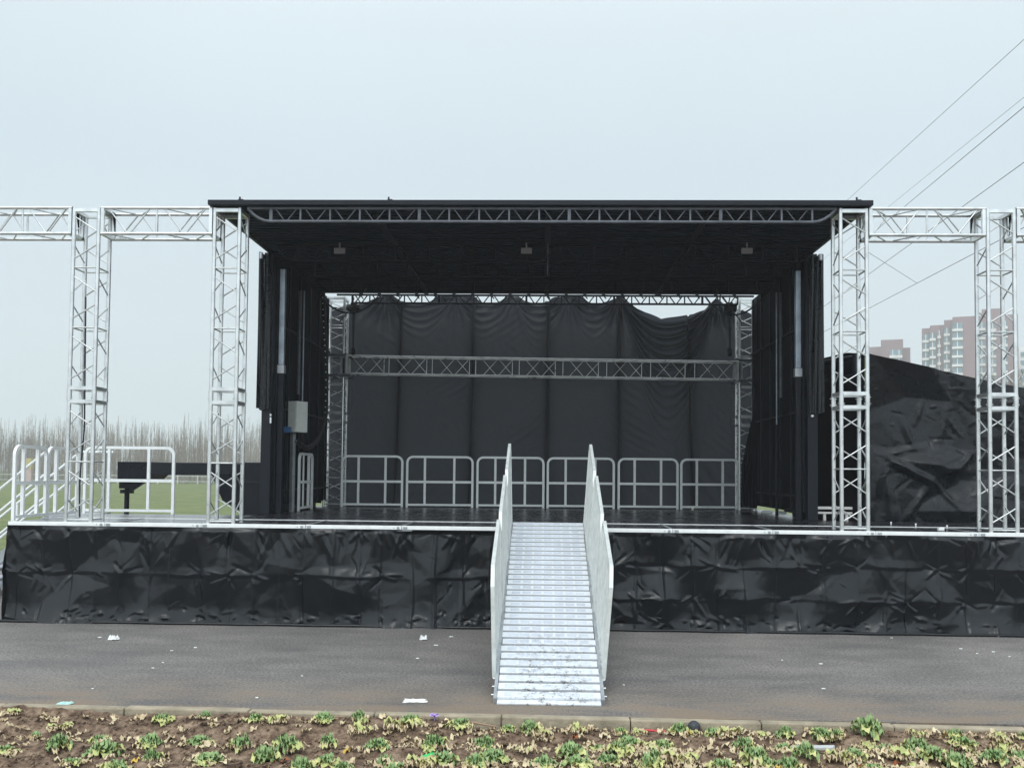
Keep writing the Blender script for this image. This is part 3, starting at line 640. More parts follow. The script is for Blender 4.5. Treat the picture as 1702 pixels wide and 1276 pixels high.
lg.tube((l1.x+.07,3.75,.05), (l1.x+.07,3.75,l0.z+.28), .04, 10).tube((l1.x+.07,3.75,l0.z+.2), (l1.x+.07,3.75,l0.z+.26), .11, 12).tube((l1.x+.07,3.75,.0), (l1.x+.07,3.75,.06), .12, 12)
lg.build('landing_leg', M['blackpaint'], tg)
c0 = atY(350, 790, 3.45); c1 = atY(400, 850, 3.45)
MB().add([(c0.x+.02,3.45,g1.z),(c0.x+.2,3.45,g1.z-.4),(a.x-.0,3.45,g1.z-.62),(a.x-.0,3.45,g1.z),(c0.x+.02,4.3,g1.z),(c0.x+.2,4.3,g1.z-.4),(a.x-.0,4.3,g1.z-.62),(a.x-.0,4.3,g1.z)], [(0,1,2,3),(7,6,5,4),(0,4,5,1),(1,5,6,2),(3,2,6,7)]).build('neck_gusset', M['blackpaint'], tg)
# ------------------------------------------------------------------ rear frame
RT = .32
lt = atY(537, 840, 6.35); rtp = atY(1228, 845, 6.55)
t1 = tower('dark-looking truss tower at the back left of the stage beside the backdrop', atY(540, 700, 6.35).x, 6.35, S, atY(540, 493, 6.35).z, joint=1.7, w=.34, mt='alu', group='truss towers at the back of the stage', leg=.024, bay=.62)
t2 = tower('truss tower at the back right of the stage beside the bunched curtain', atY(1229, 700, 6.5).x, 6.5, S, atY(1229, 495, 6.5).z, joint=1.7, w=.32, mt='alu', group='truss towers at the back of the stage', leg=.024, bay=.62)
pa, pb = atY(575, 591, 6.25), atY(1228, 601, 6.25)
bm = beam('grey truss beam hung across the middle of the backdrop', pa.x, pb.x, 6.25, pa.z, hgt=.335, w=.28, mt='alu', bay=.83, r=.015, dg=.006, group='', name='truss_beam', gusset=False)
bm.rotation_euler = (0, math.atan2(pa.z-pb.z, pb.x-pa.x), 0)
for tt, x_, y_, px, py, lb in ((t1, t1.location.x, 6.35, 540, 608, 'left'), (t2, t2.location.x, 6.5, 1240, 617, 'right')):
    zc = atY(px, py, y_).z; w = .34
    sb = thing('sleeve_block', 'climbing sleeve block round the back %s tower at the end of the middle beam' % lb, 'sleeve block', (x_, y_, zc-.2), 'sleeve blocks on the back towers')
    for cx in (0, w):
        for cy in (-.05, w+.05): MB().box((cx-.05, cy-.02, 0), (cx+.05, cy+.02, .40)).build('side_plate', M['aluD'], sb, .004)
    for z in (-.01, .38):
        q = MB()
        q.box((-.089, -.10, z), (w+.089, -.066, z+.05)); q.box((-.09, w+.065, z), (w+.09, w+.10, z+.05)); q.box((-.13, -.065, z), (-.09, w+.065, z+.05)); q.box((w+.09, -.065, z), (w+.13, w+.065, z+.05))
        q.build('clamp_frame', M['trussD'], sb)
    for xx in (-.02, w+.02): MB().tube((xx, -.09, .05), (xx, -.09, .35), .02, 8).build('guide_roller', M['rubber'], sb)
# hoists
for px, lb in ((588, 'left'), (1213, 'right')):
    p = atY(px, 512, 6.28); yb = atY(px, 592, 6.28).z
    ho = thing('chain_hoist', 'black chain hoist hanging above the %s end of the middle beam' % lb, 'chain hoist', (p.x, 6.28, p.z), 'chain hoists')
    MB().tube((-.12,0,.0), (.12,0,.0), .075, 14).box((-.05,-.06,-.08), (.05,.06,.10)).build('body', M['rubber'], ho)
    MB().tube((-.02,0,.1), (.0,0,.2), .012, 6).build('hook', M['rubber'], ho)
    ch = MB(); z = -.08; k = 0
    while z > yb-p.z+.1: ch.box((-.006-.008*(k%2), -.004, z-.03), (.006+.008*(k%2), .004, z)); z -= .032; k += 1
    ch.tube((-.03,0,-.05), (.0,0,yb-p.z+.12), .005, 5); ch.tube((.03,0,-.05), (.0,0,yb-p.z+.12), .005, 5)
    ch.build('chain', M['rubber'], ho)
    MB().box((-.03,-.03,yb-p.z+.0), (.03,.03,yb-p.z+.12)).tube((0,0,yb-p.z-.0), (.0,0,yb-p.z+.14), .04, 8).build('lower_hook', M['rubber'], ho)
    f = MB(); z = yb-p.z-.35; k = 0
    zend = z-1.1
    while z > zend: f.tube((-.01+.012*(k%2),0,z-.02), (.02-.012*(k%2),0,z), .006, 5); z -= .028; k += 1
    f.build('slack_chain', M['trussD'], ho)
# ------------------------------------------------------------------ backdrop
YB = 6.98
prof = [(541,509),(566,511),(580,507),(605,505),(622,495),(640,490),(652,491),(668,500),(690,504.5),(712,503),(728,494),(745,491),(770,491),(786,492),(800,502),(820,505),(832,500),(842,493),(862,493),(872,500),(893,506),(908,502),(922,494),(945,493),(965,493),(978,501),(996,506),(1010,502),(1024,495),(1030,490),(1038,494),(1050,508),(1070,520),(1098,531),(1125,528),(1150,524),(1172,514),(1185,500),(1193,496),(1202,505),(1218,512),(1235,516),(1248,521),(1256,540)]
ppx = np.array([p[0] for p in prof]); ppy = np.array([p[1] for p in prof])
def topz(px): return atY(px, np.interp(px, ppx, ppy), YB).z
seams = [541, 668, 788, 911, 1029, 1143, 1256]
seam_bot = [541, 655, 780, 908, 1028, 1152, 1250]
bdp = thing('backdrop_curtain', 'tall black backdrop of joined fabric drops sagging at the upper right', 'backdrop', (0,0,0))
peaks = [640, 757, 852, 945, 1030, 1193]
def pxX(px, py=600): return atY(px, py, YB).x
pk = [(pxX(p, 495), topz(p)) for p in peaks]
swags = []
for (xa, za), (xb, zb), amp in zip(pk[:-1], pk[1:], (.07, .04, .055, .09, .20)): swags.append(((xa+xb)/2, (xb-xa)/2, (za+zb)/2, amp))
def bdisp(x, z):
    d = 0
    for xc, hw, zp, amp in swags:
        q = 1-((x-xc)/hw)**2
        if q > .02 and z < zp:
            s_ = (zp-z)/q; lam = .16 if amp < .1 else .2; dec = .6 if amp < .1 else 1.7
            ph = s_/lam*2*math.pi + 2.2*noise.noise(Vector((x*1.3, z*1.3, 3)))
            wv = (math.sin(ph)*.5+.5)**1.6
            d += amp*wv*min(1, q*2.5)*math.exp(-(s_/dec)**2)*(1 if s_ > .05 else 0)
    for (xp, zp), a0 in zip(pk, (.09, .04, .03, .05, .11, .13)):
        r = math.hypot(x-xp, z-zp)
        if r < 1.4 and z < zp+.05: th = math.atan2(x-xp, zp-z); d += a0*math.cos(th*17+noise.noise(Vector((x*2, z*2, 0)))*1.5)*min(1, r*3)*math.exp(-(r/.5)**2)
    # diagonal soft folds, left drop
    d += .012*max(0, math.sin((x*.55+z)*16))**2*math.exp(-((x+2.9)/.7)**2-((z-4.5)/.55)**2)
    # bottom: long diagonal tension folds and draping
    d += .012*math.sin((z*1.0+x*1.4)*13)*math.exp(-((z-1.7)/.5)**2)*max(0, min(1, abs(x)/2.5-.4))
    d += .05*noise.noise(Vector((x*.8, z*.5, 1))) + .018*noise.noise(Vector((x*3, z*1.2, 7))) + .007*noise.noise(Vector((x*9+z*3, z*7, 2)))
    q9 = noise.noise(Vector((x*.9, z*.9, 11))); d += .014*max(0, q9)*math.sin((z*1.6+x*1.1*(1 if x > 0 else -1))*22+q9*6)
    return d
for k in range(6):
    n, m = 76, 190; Pn = np.zeros((m, n, 3))
    for i in range(n):
        u = i/(n-1); pt = seams[k]+(seams[k+1]-seams[k])*u; pb_ = seam_bot[k]+(seam_bot[k+1]-seam_bot[k])*u
        zt = topz(pt); xt = pxX(pt, 500); xb = pxX(pb_, 840)
        g = .012*(1 if 0 < k else 0); 
        for j in range(m):
            v = j/(m-1); z = zt+(S-.03-zt)*v; x = xt+(xb-xt)*((zt-z)/(zt-S))
            ed_ = min(u, 1-u)*1.45; x += .012*(1 if u < .5 else -1)*(1 if ed_ < .03 else 0) + .012*math.sin(z*3+k*2)*math.exp(-ed_/.05)
            Pn[j,i] = (x, YB - bdisp(x, z) + .05*math.exp(-(ed_/.025)), z)
    grid_mesh('fabric_drop', Pn, M['curtain'], bdp)
sm_ = MB()
for k in range(1, 6):
    a = atY(seams[k], np.interp(seams[k], ppx, ppy)+.5, YB+.09); b = atY(seam_bot[k], 840, YB+.09)
    sm_.box((0,0,0),(0,0,0)) if 0 else sm_.bar(a, b, .02, .12, (1,0,0))
sm_.build('seam_backing', M['rubber'], bdp)
# bunched black curtain at back right + slim one at back left
def curtain(label, pts_top, pts_bot, y0, y1, name='side_curtain'):
    n, m = 60, 60; Pn = np.zeros((m, n, 3))
    for j in range(m):
        for i in range(n):
            u = i/(n-1); v = j/(m-1)
            xt = pts_top[0]+(pts_top[1]-pts_top[0])*u; xb = np.interp(v, [0,.45,.62,.8,1], pts_bot)
            x = xb+(pts_top[1]-xb)*u; z = 5.2-(5.2-S-.06)*v
            Pn[j,i] = (x, y0+(y1-y0)*u+.03*math.sin(u*30+v)+.02*math.sin(v*5), z)
    tag(grid_mesh(name, Pn, M['wallfab']), label, 'curtain')
xr = atY(1262, 600, 6.3).x
curtain('black side curtain hanging beside the back right tower', (xr, 3.96), (xr+.02, xr-.02, atY(1245, 700, 6.3).x, atY(1232, 790, 6.3).x, atY(1230, 845, 6.3).x), 6.25, 6.0)
xl_ = atY(533, 600, 6.3).x
curtain('narrow black side curtain hanging at the back left corner', (xl_, -4.15), (xl_, xl_-.02, xl_-.04, xl_-.05, xl_-.08), 6.3, 6.1)
# ------------------------------------------------------------------ guard rails
def guardrail(label, w, h, loc, rz=0, group='metal guard rails on the stage', closed_left=True):
    t = thing('guard_rail', label, 'guard rail', loc, group, rz); rad = .11; pts = [(0,0,.0), (0,0,h-rad)]
    for k in range(1, 6): a = k/5*math.pi/2; pts.append((rad-rad*math.cos(a), 0, h-rad+rad*math.sin(a)))
    for k in range(0, 6): a = k/5*math.pi/2; pts.append((w-rad+rad*math.sin(a), 0, h-rad+rad*math.cos(a)))
    pts += [(w,0,0)]
    MB().sweep(pts, .042, .038, (0,1,0)).build('frame', M['rail'], t)
    MB().box((.022,-.017,.03), (w-.022,.017,.068)).build('bottom_rail', M['rail'], t)
    MB().box((.022,-.014,h*.48), (w-.022,.014,h*.48+.045)).build('middle_rail', M['rail'], t)
    for u in (.27, .72): MB().box((w*u-.021,-.021,.07), (w*u+.021,.021,h*.48-.002)).box((w*u-.021,-.021,h*.48+.047), (w*u+.021,.021,h-.022)).build('upright', M['rail'], t)
    return t
ord_ = ['leftmost', 'second from left', 'third from left', 'third from right', 'second from right', 'rightmost']
for (xa, xb), nm in zip(((568,668),(676,785),(793,903),(910,1020),(1028,1126),(1132,1228)), ord_):
    ya = 6.05+.55*(xa-560)/660; yb = 6.05+.55*(xb-560)/660
    a = atY(xa, 843, ya); b = atY(xb, 844, yb)
    guardrail('white metal guard rail along the back of the stage, %s of the six' % nm, b.x-a.x, .95, (a.x, ya, S), math.atan2(yb-ya, b.x-a.x), 'guard rails along the back of the stage')
a = atY(496, 845, 4.6)
guardrail('guard rail standing edge-on inside the left wall behind the grey cabinet', .9, .95, (-4.03, 3.9, S), R(90), 'guard rails on the stage sides')
guardrail('frontmost guard rail along the left end of the platform', .78, .95, (atY(22, 860, .12).x, .12, S), R(90), 'guard rails on the left platform')
guardrail('second guard rail from the front along the left end of the platform', .78, .95, (atY(22, 860, .12).x, .95, S), R(88), 'guard rails on the left platform')
wa = atY(178, 850, 2.35); wb = atY(287, 850, 2.35)
guardrail('wide guard rail at the back of the left platform before the trailer beam', wb.x-wa.x+.35, .99, (wa.x-.35, 2.35, S), 0, 'guard rails on the left platform')
# ------------------------------------------------------------------ access stairs (left)
st = thing('access_stairs', 'metal stairs with sloping handrails going down from the left platform', 'stairs', (0,0,0))
sx = -7.25; MB().box((sx, 1.9, S-.06), (XL-.03, 2.95, S-.01)).build('landing', M['aluD'], st)
for i in range(6):
    z = S-.2*(i+1); x = sx-.24*(i+1)
    MB().box((x, 1.95, z-.04), (x+.26, 2.9, z)).build('step', M['aluD'], st)
for y in (1.92, 2.93):
    MB().bar((sx, y, S-.1), (sx-1.5, y, S-.1-1.25), .03, .14).build('stringer', M['aluD'], st)
    for dz, in ((.95,), (.62,), (.28,)):
        MB().tube((sx, y, S+dz-.02), (sx-2.0, y, S+dz-.02-1.66), .02, 8).build('handrail', M['rail'], st)
    for q in (0, 1.0, 1.6): MB().tube((sx-q+.02, y, S-.08-.83*q), (sx-q+.02, y, S+.93-.83*q), .02, 8).build('rail_post', M['rail'], st)
MB().tube((sx, 2.93, S+.93), (XL, 2.93, S+.93), .02, 8).tube((sx, 2.93, S+.5), (XL, 2.93, S+.5), .018, 8).build('landing_rail', M['rail'], st)
# ------------------------------------------------------------------ loading ramp
rp = thing('loading_ramp', 'long white slatted metal ramp leading from the road up to the stage', 'ramp', (0,0,0))
Y0, Z0, Y1, Z1 = -3.88, .04, .06, 1.30
xl0, xr0 = -.362, .502; RL = math.hypot(Y1-Y0, Z1-Z0); ang = math.atan2(Z1-Z0, Y1-Y0)
dv = Vector((0, math.cos(ang), math.sin(ang))); nv = Vector((0, -math.sin(ang), math.cos(ang)))
base = Vector((0, Y0, Z0)); ns = 31; pitch = RL/ns
tr_cols = ['tread']
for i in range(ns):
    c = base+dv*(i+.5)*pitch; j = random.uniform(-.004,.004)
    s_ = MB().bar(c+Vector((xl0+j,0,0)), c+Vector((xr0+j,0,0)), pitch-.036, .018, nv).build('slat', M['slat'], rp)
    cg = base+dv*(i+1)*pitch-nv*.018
    if i < ns-1: MB().bar(cg+Vector((xl0+.01,0,0)), cg+Vector((xr0-.01,0,0)), .05, .006, nv).build('gap_shade_strip', M['rubber'], s_)  # dark bar added below each gap to draw the shadow line between slats
    g = MB()
    for k in range(7):
        cx = xl0+.055+(xr0-xl0-.20)*k/6
        for q in (-.5, 0, .5):
            cc = c+dv*q*.042+nv*.0112
            g.bar(cc+Vector((cx,0,0)), cc+Vector((cx+.085,0,0)), .007, .003, nv)
    g.build('grip_ribs', M['tread'], s_)
for xs_ in (xl0-.018, xr0+.018):
    MB().bar(base+Vector((xs_,0,0))-nv*.03, base+Vector((xs_,0,0))+dv*RL-nv*.03, .03, .075, nv).build('side_beam', M['aluD'], rp)
    k = MB()
    for i in range(ns):
        c = base+dv*(i+.5)*pitch; q = 1 if xs_ > 0 else -1
        k.tube(c+Vector((xs_,0,0)), c+Vector((xs_+q*.034,0,0)), .008, 6)
    k.build('pins', M['alu'], rp)
ml = MB().bar(base+dv*.02+Vector((xl0,0,-.02)), base+dv*.02+Vector((xr0,0,-.02)), .12, .012, nv); ml.build('toe_plate', M['slat'], rp)
def ztop(y): return 2.27+.35*y
for side, xb_, lean in ((-1, xl0-.022, -.025), (1, xr0+.022, .07)):
    spans = [(.02, -1.05), (-1.08, -2.3), (-2.33, -3.48)]
    for k, (ya, yb) in enumerate(spans):
        zr = lambda y: Z0+(y-Y0)*math.tan(ang)-.02
        offs = .012*k*side
        P0 = lambda y, f: Vector((xb_+offs+lean*f, y, zr(y)+(ztop(y)-zr(y))*f))
        pn = thing('x', None, None) if 0 else None
        yc = yb+.10
        pts = [P0(ya, 0), P0(ya, .93), P0(ya-.05, 1), P0(yc, 1), P0(yb, .86), P0(yb, 0)]
        q = MB().sweep(pts, .038, .034, (1,0,0), closed=True)
        sp = q.build('side_guard', M['guard'], rp)
        b2 = MB(); n = 10
        for i in range(1, n):
            y = ya+(yb-ya)*i/n; f = .97 if y > yc else .88
            b2.tube(P0(y, .02), P0(y, f), .0135, 8)
        b2.build('guard_bars', M['guard'], sp)
# ------------------------------------------------------------------ cabinet, socket, energy chain
p = atY(488, 693, 3.6); 
cb_ = thing('control_cabinet', 'grey metal electrical cabinet on a pole inside the left wall', 'electrical cabinet', (p.x, 3.6, S)); cb_.rotation_euler = (0,0,R(-28)); hz = p.z-S
MB().box((-.17,-.13,hz-.25), (.17,.13,hz+.25)).build('case', M['box'], cb_, .006)
MB().box((.171,-.125,hz-.25), (.187,.125,hz+.25)).box((.188,-.09,hz-.02),(.2,-.07,hz+.03)).build('door', M['box'], cb_, .004)
MB().box((-.04,-.03,0), (.03,.03,hz-.262)).build('pole', M['aluD'], cb_, .004)
MB().bar((-.17,0,hz+.2), (-.22,-.35,hz+.24), .03, .04).build('wall_bracket', M['trussD'], cb_)
q = atY(470, 714, 3.3); so_ = thing('power_socket', 'blue and white power plug sticking out beside the grey cabinet', 'plug', (q.x, 3.3, q.z))
MB().box((0,-.05,-.045), (.13,.05,.045)).build('blue_housing', M['blue'], so_, .008); MB().tube((-.1,0,.0), (0,0,0), .035, 10).tube((-.16,0,0), (-.1,0,0), .022, 8).build('white_plug', M['white'], so_)
ec = thing('cable_chain', 'black cable chain with pale dots looping down the back left tower', 'cable chain', (0,0,0))
ctl = [(537,485),(538,520),(540,560),(542,600),(542.5,650),(541,690),(536,712),(528,730),(518,741),(508,744),(499,738),(492,731)]
cy = np.array([5.85]*5+[5.6,5.2,4.8,4.4,4.0,3.75,3.6])
cp = [atY(a, b, float(y)) for (a, b), y in zip(ctl, cy)]
def spline(P, n=8):
    o = []
    for i in range(len(P)-1):
        p0, p1, p2, p3 = P[max(0,i-1)], P[i], P[i+1], P[min(len(P)-1, i+2)]
        for k in range(n): t = k/n; o.append(.5*((2*p1)+(p2-p0)*t+(2*p0-5*p1+4*p2-p3)*t*t+(3*p1-p0-3*p2+p3)*t**3))
    return o+[P[-1]]
sp_ = spline(cp); MB().path(sp_, .042, 8).build('links', M['rubber'], ec)
dd = MB(); acc = 0
for a, b in zip(sp_[:-1], sp_[1:]):
    acc += (b-a).length
    if acc > .085: acc = 0; c = b+Vector((0,-.045,0)); dd.tube(c+Vector((0,.012,0)), c-Vector((0,.006,0)), .0125, 8)
dd.build('dots', M['box'], ec)
# loose bits at the back of the stage floor
for px, py, Y, lb in ((1275, 850, 4.6, 'first'), (1298, 851, 4.4, 'second')):
    p = atZ(px, py, S+.02); tag(MB().box((p.x-.09, p.y-.04, S), (p.x+.09, p.y+.04, S+.03)).box((p.x-.05, p.y-.05, S+.031), (p.x+.07, p.y+.03, S+.045)).build('floor_plate', M['white']), 'small white plate on the stage floor by the right wall, %s' % ('nearer the centre' if lb == 'first' else 'nearer the wall'), 'plate')
p = atY(1358, 848, 3.0); q = atY(1384, 848, 3.0)
tag(MB().box((p.x, 3.0, p.z+.02), (q.x+.3, 3.06, p.z+.06)).box((p.x, 3.0, p.z-.05), (q.x+.3, 3.06, p.z-.02)).box((p.x+.1, 3.01, S-.2), (p.x+.14, 3.05, p.z-.05)).box((q.x+.2, 3.01, S-.2), (q.x+.24, 3.05, p.z-.05)).build('bright_gap_boards', M['cream']), 'pale low rack of two boards, added for the bright gap under the stage wall near the right front tower', 'filler')  # pale boards added to stand for the bright outside seen under the wall
tag(MB().path([atY(1440, 418, .5), atY(1465, 440, .9), atY(1495, 464, 1.4), atY(1510, 471, 1.6)], .008, 5).build('hanging_cable', M['cable']) if 0 else MB().path([(TX[0]+.05, .3, S+2.9), (TX[0]+.09, .28, S+1.2), (TX[0]+.06, .25, S+.5), (TX[0]+.1, .2, S+.05)], .01, 6).build('tower_cable', M['cable']), 'thin black cable hanging inside the outermost left tower', 'cable')
# ------------------------------------------------------------------ right tarp structure
tp = thing('tarp_shelter', 'slanting black tarpaulin wall behind the two right towers', 'tarpaulin', (0,0,0))
YT = 2.75
a0 = atY(1440, 587, YT); a1 = atY(1622, 628, YT); a2 = atY(1702, 645, YT)
x0, x1 = a0.x-.03, 9.6; w, h = x1-x0, a0.z-S+.1; slope = (a2.z-a0.z)/(a2.x-a0.x)
CGs = CG; CG = .016
Z = facets(w, h, .8, .6, .10, 51)+facets(w, h, .26, .26, .022, 52)+facets(w, h, .08, .08, .003, 53)
rr = np.random.RandomState(5)
def T(px, py): q = atY(px, py, YT); return (q.x-x0, a0.z-q.z)
# the big tension folds seen in the photo
for A, B, wd, am in (((1466,755),(1480,870),.10,.09),((1466,755),(1560,800),.06,.09),((1466,755),(1620,770),.09,.07),((1466,755),(1445,870),.06,.06),((1466,755),(1540,730),.05,.05),
                     ((1550,790),(1600,850),.04,.04),((1550,790),(1620,740),.05,.05),((1550,790),(1500,870),.05,.05),((1620,730),(1575,790),.04,.06),((1500,680),(1520,740),.05,.05),((1540,640),(1520,700),.04,.04),((1580,640),(1560,740),.05,.05)):
    ridge(Z, T(*A), T(*B), wd, am)
for k in range(130):
    c = (rr.uniform(0, w), rr.uniform(0, h)); an = rr.uniform(.6, 2.2)+rr.choice([0,1.5]); l = rr.uniform(.08,.45); ridge(Z, c, (c[0]+l*math.cos(an), c[1]+l*math.sin(an)), rr.uniform(.01,.03), rr.choice([-1,1])*rr.uniform(.006,.022))
Z = soft(Z, 1); NY, NX = Z.shape
X, Y = np.meshgrid(np.arange(NX)*CG, np.arange(NY)*CG); Pp = np.zeros((NY, NX, 3))
Pp[...,0] = x0+X; Pp[...,1] = YT-Z; ztl = a0.z+slope*X; Pp[...,2] = ztl-(ztl-(S-.1))*(Y/h)
grid_mesh('front_sheet', Pp, M['tarp'], tp); CG = CGs
b0 = atY(1374, 603, 3.6)
MB().add([(x0,YT+.02,S-.1),(x0,YT+.02,a0.z),(x0-.16,YT+.35,a0.z+.05),(4.25,4.6,a0.z+.02),(4.25,4.6,S-.1)], [(0,1,2,3,4),(4,3,2,1,0)]).build('side_sheet', M['blackpaint'], tp)
MB().tube((x0-.1, YT+.1, a0.z-.06), (4.35, 4.4, a0.z-.02), .05, 10).tube((x0-.05, YT+.1, a0.z-.32), (4.35, 4.4, a0.z-.35), .035, 10).tube((x0-.1, YT+.1, a0.z-.35), (x0-.1, YT+.1, a0.z), .05, 10).build('frame_arm', M['navy'], tp)
MB().add([(x0,YT+.02,a0.z),(9.6,YT+.02,a0.z+slope*(9.6-x0)),(9.6,5.2,a0.z+slope*(9.6-x0)),(4.35,5.2,a0.z)], [(0,1,2,3),(3,2,1,0)]).build('top_sheet', M['tarp'], tp)
# small clamps lamps at foot of tarp
for px, py, lb in ((1481, 869, 'leftmost'), (1522, 872, 'middle'), (1574, 875, 'rightmost')):
    p = atZ(px, py+3, S); tag(MB().tube((p.x, p.y, S), (p.x, p.y, S+.03), .009, 10).tube((p.x, p.y, S+.03), (p.x, p.y, S+.045), .015, 10, r1=.006).build('floor_bolt', M['white']), 'small white-headed bolt at the foot of the tarpaulin, %s of three' % lb, 'bolt', 'white bolts at the foot of the tarpaulin')
p = atZ(1564, 881, S); tag(MB().box((p.x-.04, p.y-.03, S), (p.x+.03, p.y+.02, S+.03)).box((p.x-.02, p.y-.02, S+.031), (p.x+.04, p.y+.01, S+.04)).build('paper_scrap', M['litter']), 'crumpled white scrap on the platform before the tarpaulin', 'litter')
# ------------------------------------------------------------------ litter on the road
def scrap(px, py, label, w, name='paper_scrap', m='litter', cat='litter', hh=.02, group=None, n=6):
    if group: w *= .75
    p = atZ(px, py, .01); rr = random.Random(int(px*7+py)); vs = []; k = 9
    for j in range(n+1):
        for i in range(k+1):
            u = i/k-.5; v = j/n-.5; e_ = 1-.35*rr.random()
            vs.append((p.x+u*w*e_, p.y+v*w*.7*e_, .006+hh*rr.random()*(1 if abs(u) < .45 and abs(v) < .45 else .15)))
    fs = [(j*(k+1)+i, j*(k+1)+i+1, (j+1)*(k+1)+i+1, (j+1)*(k+1)+i) for j in range(n) for i in range(k)]
    o = MB().add(vs, fs).build(name, M[m]); sm = o.modifiers.new('s', 'SOLIDIFY'); sm.thickness = .002
    return tag(o, label, cat, group)
scrap(188, 1062, 'crumpled white tissue lying on the road at left', .13, 'crumpled_tissue', hh=.06)
scrap(704, 1062, 'crumpled white tissue lying on the road between the ramp and centre left', .10, 'crumpled_tissue', hh=.06)
scrap(690, 1163, 'torn strip of white paper flakes on the road near the kerb', .22, 'torn_paper', hh=.008)
scrap(108, 1168, 'folded pale mint face mask lying beside the kerb', .14, 'face_mask', 'mint', 'mask', hh=.02)
for i, (px, py, w_) in enumerate(((271,1100,.03),(285,1080,.05),(254,1109,.04),(154,1143,.03),(427,1158,.04),(725,1071,.07),(750,1057,.07),(674,1041,.04),(694,1093,.05),(502,1122,.03),(1364,1102,.06),(1369,1143,.05),(1300,1096,.03),(1482,1059,.05),(1597,1077,.06),(1651,1082,.05),(1624,1085,.04),(1678,1090,.03),(1549,1052,.05),(1037,1137,.03),(325,1075,.05),(166,1058,.07))):
    scrap(px, py, 'tiny white paper scrap lying flat on the grey road', w_, 'paper_scrap', hh=.008, group='tiny paper scraps on the road', n=3)
# objects in the bed
def bedp(px, py): q = atZ(px, py, -.05); y = min(q.y, kerb_y(q.x)-.15); return Vector((q.x, y, soil_z(q.x, y)))
p = bedp(708, 1268); t = thing('green_cup', 'bright green plastic cup lying on its side in the soil', 'cup', p); t.rotation_euler = (0,0,R(20))
MB().tube((-.04,0,.035), (.045,0,.04), .022, 14, r1=.035).build('cup_body', M['green'], t); MB().tube((.045,0,.04), (.05,0,.04), .038, 14).build('rim', M['green'], t)
p = bedp(1147, 1207); bm_ = MB()
for a_ in range(8):
    for b_2 in range(12):
        th0, th1 = math.pi*a_/8, math.pi*(a_+1)/8; f0, f1 = 2*math.pi*b_2/12, 2*math.pi*(b_2+1)/12
        q = lambda th, f: (p.x+.05*math.sin(th)*math.cos(f), p.y+.05*math.sin(th)*math.sin(f), p.z+.045+.048*math.cos(th))
        bm_.add([q(th0,f0), q(th1,f0), q(th1,f1), q(th0,f1)], [(0,1,2,3)], True)
tag(bm_.build('dark_ball', M['ball']), 'dark grey ball lying in the bed against the kerb', 'ball')
a = bedp(1062, 1204); b = bedp(1104, 1212); tag(MB().tube(a+Vector((0,0,.03)), b+Vector((0,0,.02)), .008, 8).tube(a+Vector((.05,.02,.02)), b+Vector((-.03,-.01,.025)), .006, 8).build('red_stick', M['red']), 'thin red plastic stick lying in the bed beside the dark ball', 'stick')
a = bedp(1318, 1242); b = bedp(1386, 1252); tag(MB().bar(a+Vector((0,0,.04)), b+Vector((0,0,.045)), .07, .02).build('grey_plank', M['plank'], None, .003), 'short grey plank lying among dead leaves at right', 'plank')
a = bedp(768, 1190); b = bedp(825, 1212); tag(MB().tube(a+Vector((0,0,.03)), b+Vector((0,0,.02)), .010, 7, r1=.006).build('dry_twig', M['twig']), 'dry brown twig lying slantwise in the bed left of the ramp foot', 'twig')
a = bedp(545, 1192); b = bedp(578, 1196); tag(MB().tube(a+Vector((0,0,.02)), b+Vector((0,0,.02)), .008, 7, r1=.005).tube(a+Vector((-.06,-.05,.02)), b+Vector((-.03,-.06,.02)), .007, 7).build('dry_twig', M['twig']), 'pair of short dry twigs lying close to the kerb', 'twig')
p = bedp(722, 1208); fb = MB()
for k in range(7): leaf(fb, (p.x, p.y, p.z+.03), k*.9, .045, .012, .02, .01, .004, n=3, m=2, seed=k)
fb.tube(p, p+Vector((0,0,.03)), .003, 5); tag(fb.build('purple_flower', M['purple']), 'single faded purple flower lying in the bed', 'flower')
# ------------------------------------------------------------------ distance: poplars, fence, buildings, cables
pw = MB(); rr = random.Random(3)
def stick(mb, a, b, r): mb.tube(a, b, r, 3, r1=r*.35, caps=False)
for i in range(4200):
    x = rr.uniform(-125, 10); y = rr.uniform(108, 150); hh = rr.uniform(4.6, 9.0)*(1+.10*noise.noise(Vector((x*.08, 0, 0)))); lx = rr.uniform(-.3, .3)
    r0 = rr.uniform(.03, .06); top = Vector((x+lx, y, hh)); bs = Vector((x, y, -.02)); stick(pw, bs, top, r0)
    for k in range(8):
        t = rr.uniform(.15, .85); b = bs.lerp(top, t); a_ = rr.uniform(0, 6.28); l = rr.uniform(.8, 2.4)*(1.1-t*.6)
        stick(pw, b, b+Vector((math.cos(a_)*l*.22, math.sin(a_)*l*.22, l)), r0*.42)
tag(pw.build('poplar_wood', M['bark']), 'long band of bare pale poplars along the far side of the field', 'trees', kind='stuff')
fn = thing('field_fence', 'low pale fence along the far edge of the green field', 'fence', (0,0,0))
for z in (.35, 1.0): MB().bar((-110, 106, z), (10, 106, z), .1, .08).build('rail', M['fence'], fn)
f2 = MB()
for x in np.arange(-110, 10, 2.5): f2.box((x-.06, 105.94, 0), (x+.06, 106.06, 1.1))
f2.build('posts', M['fence'], fn)
p = atY(47, 785, 104); pt_ = thing('sign_pillar', 'pinkish pillar with a yellow sign on top at the field edge', 'sign', (p.x, 104, 0))
MB().box((-.45,-.2,0), (.45,.2,1.75)).build('pillar', M['pink'], pt_); MB().box((-.5,-.25,1.76), (.5,.25,3.0)).build('sign_panel', M['yellow'], pt_)
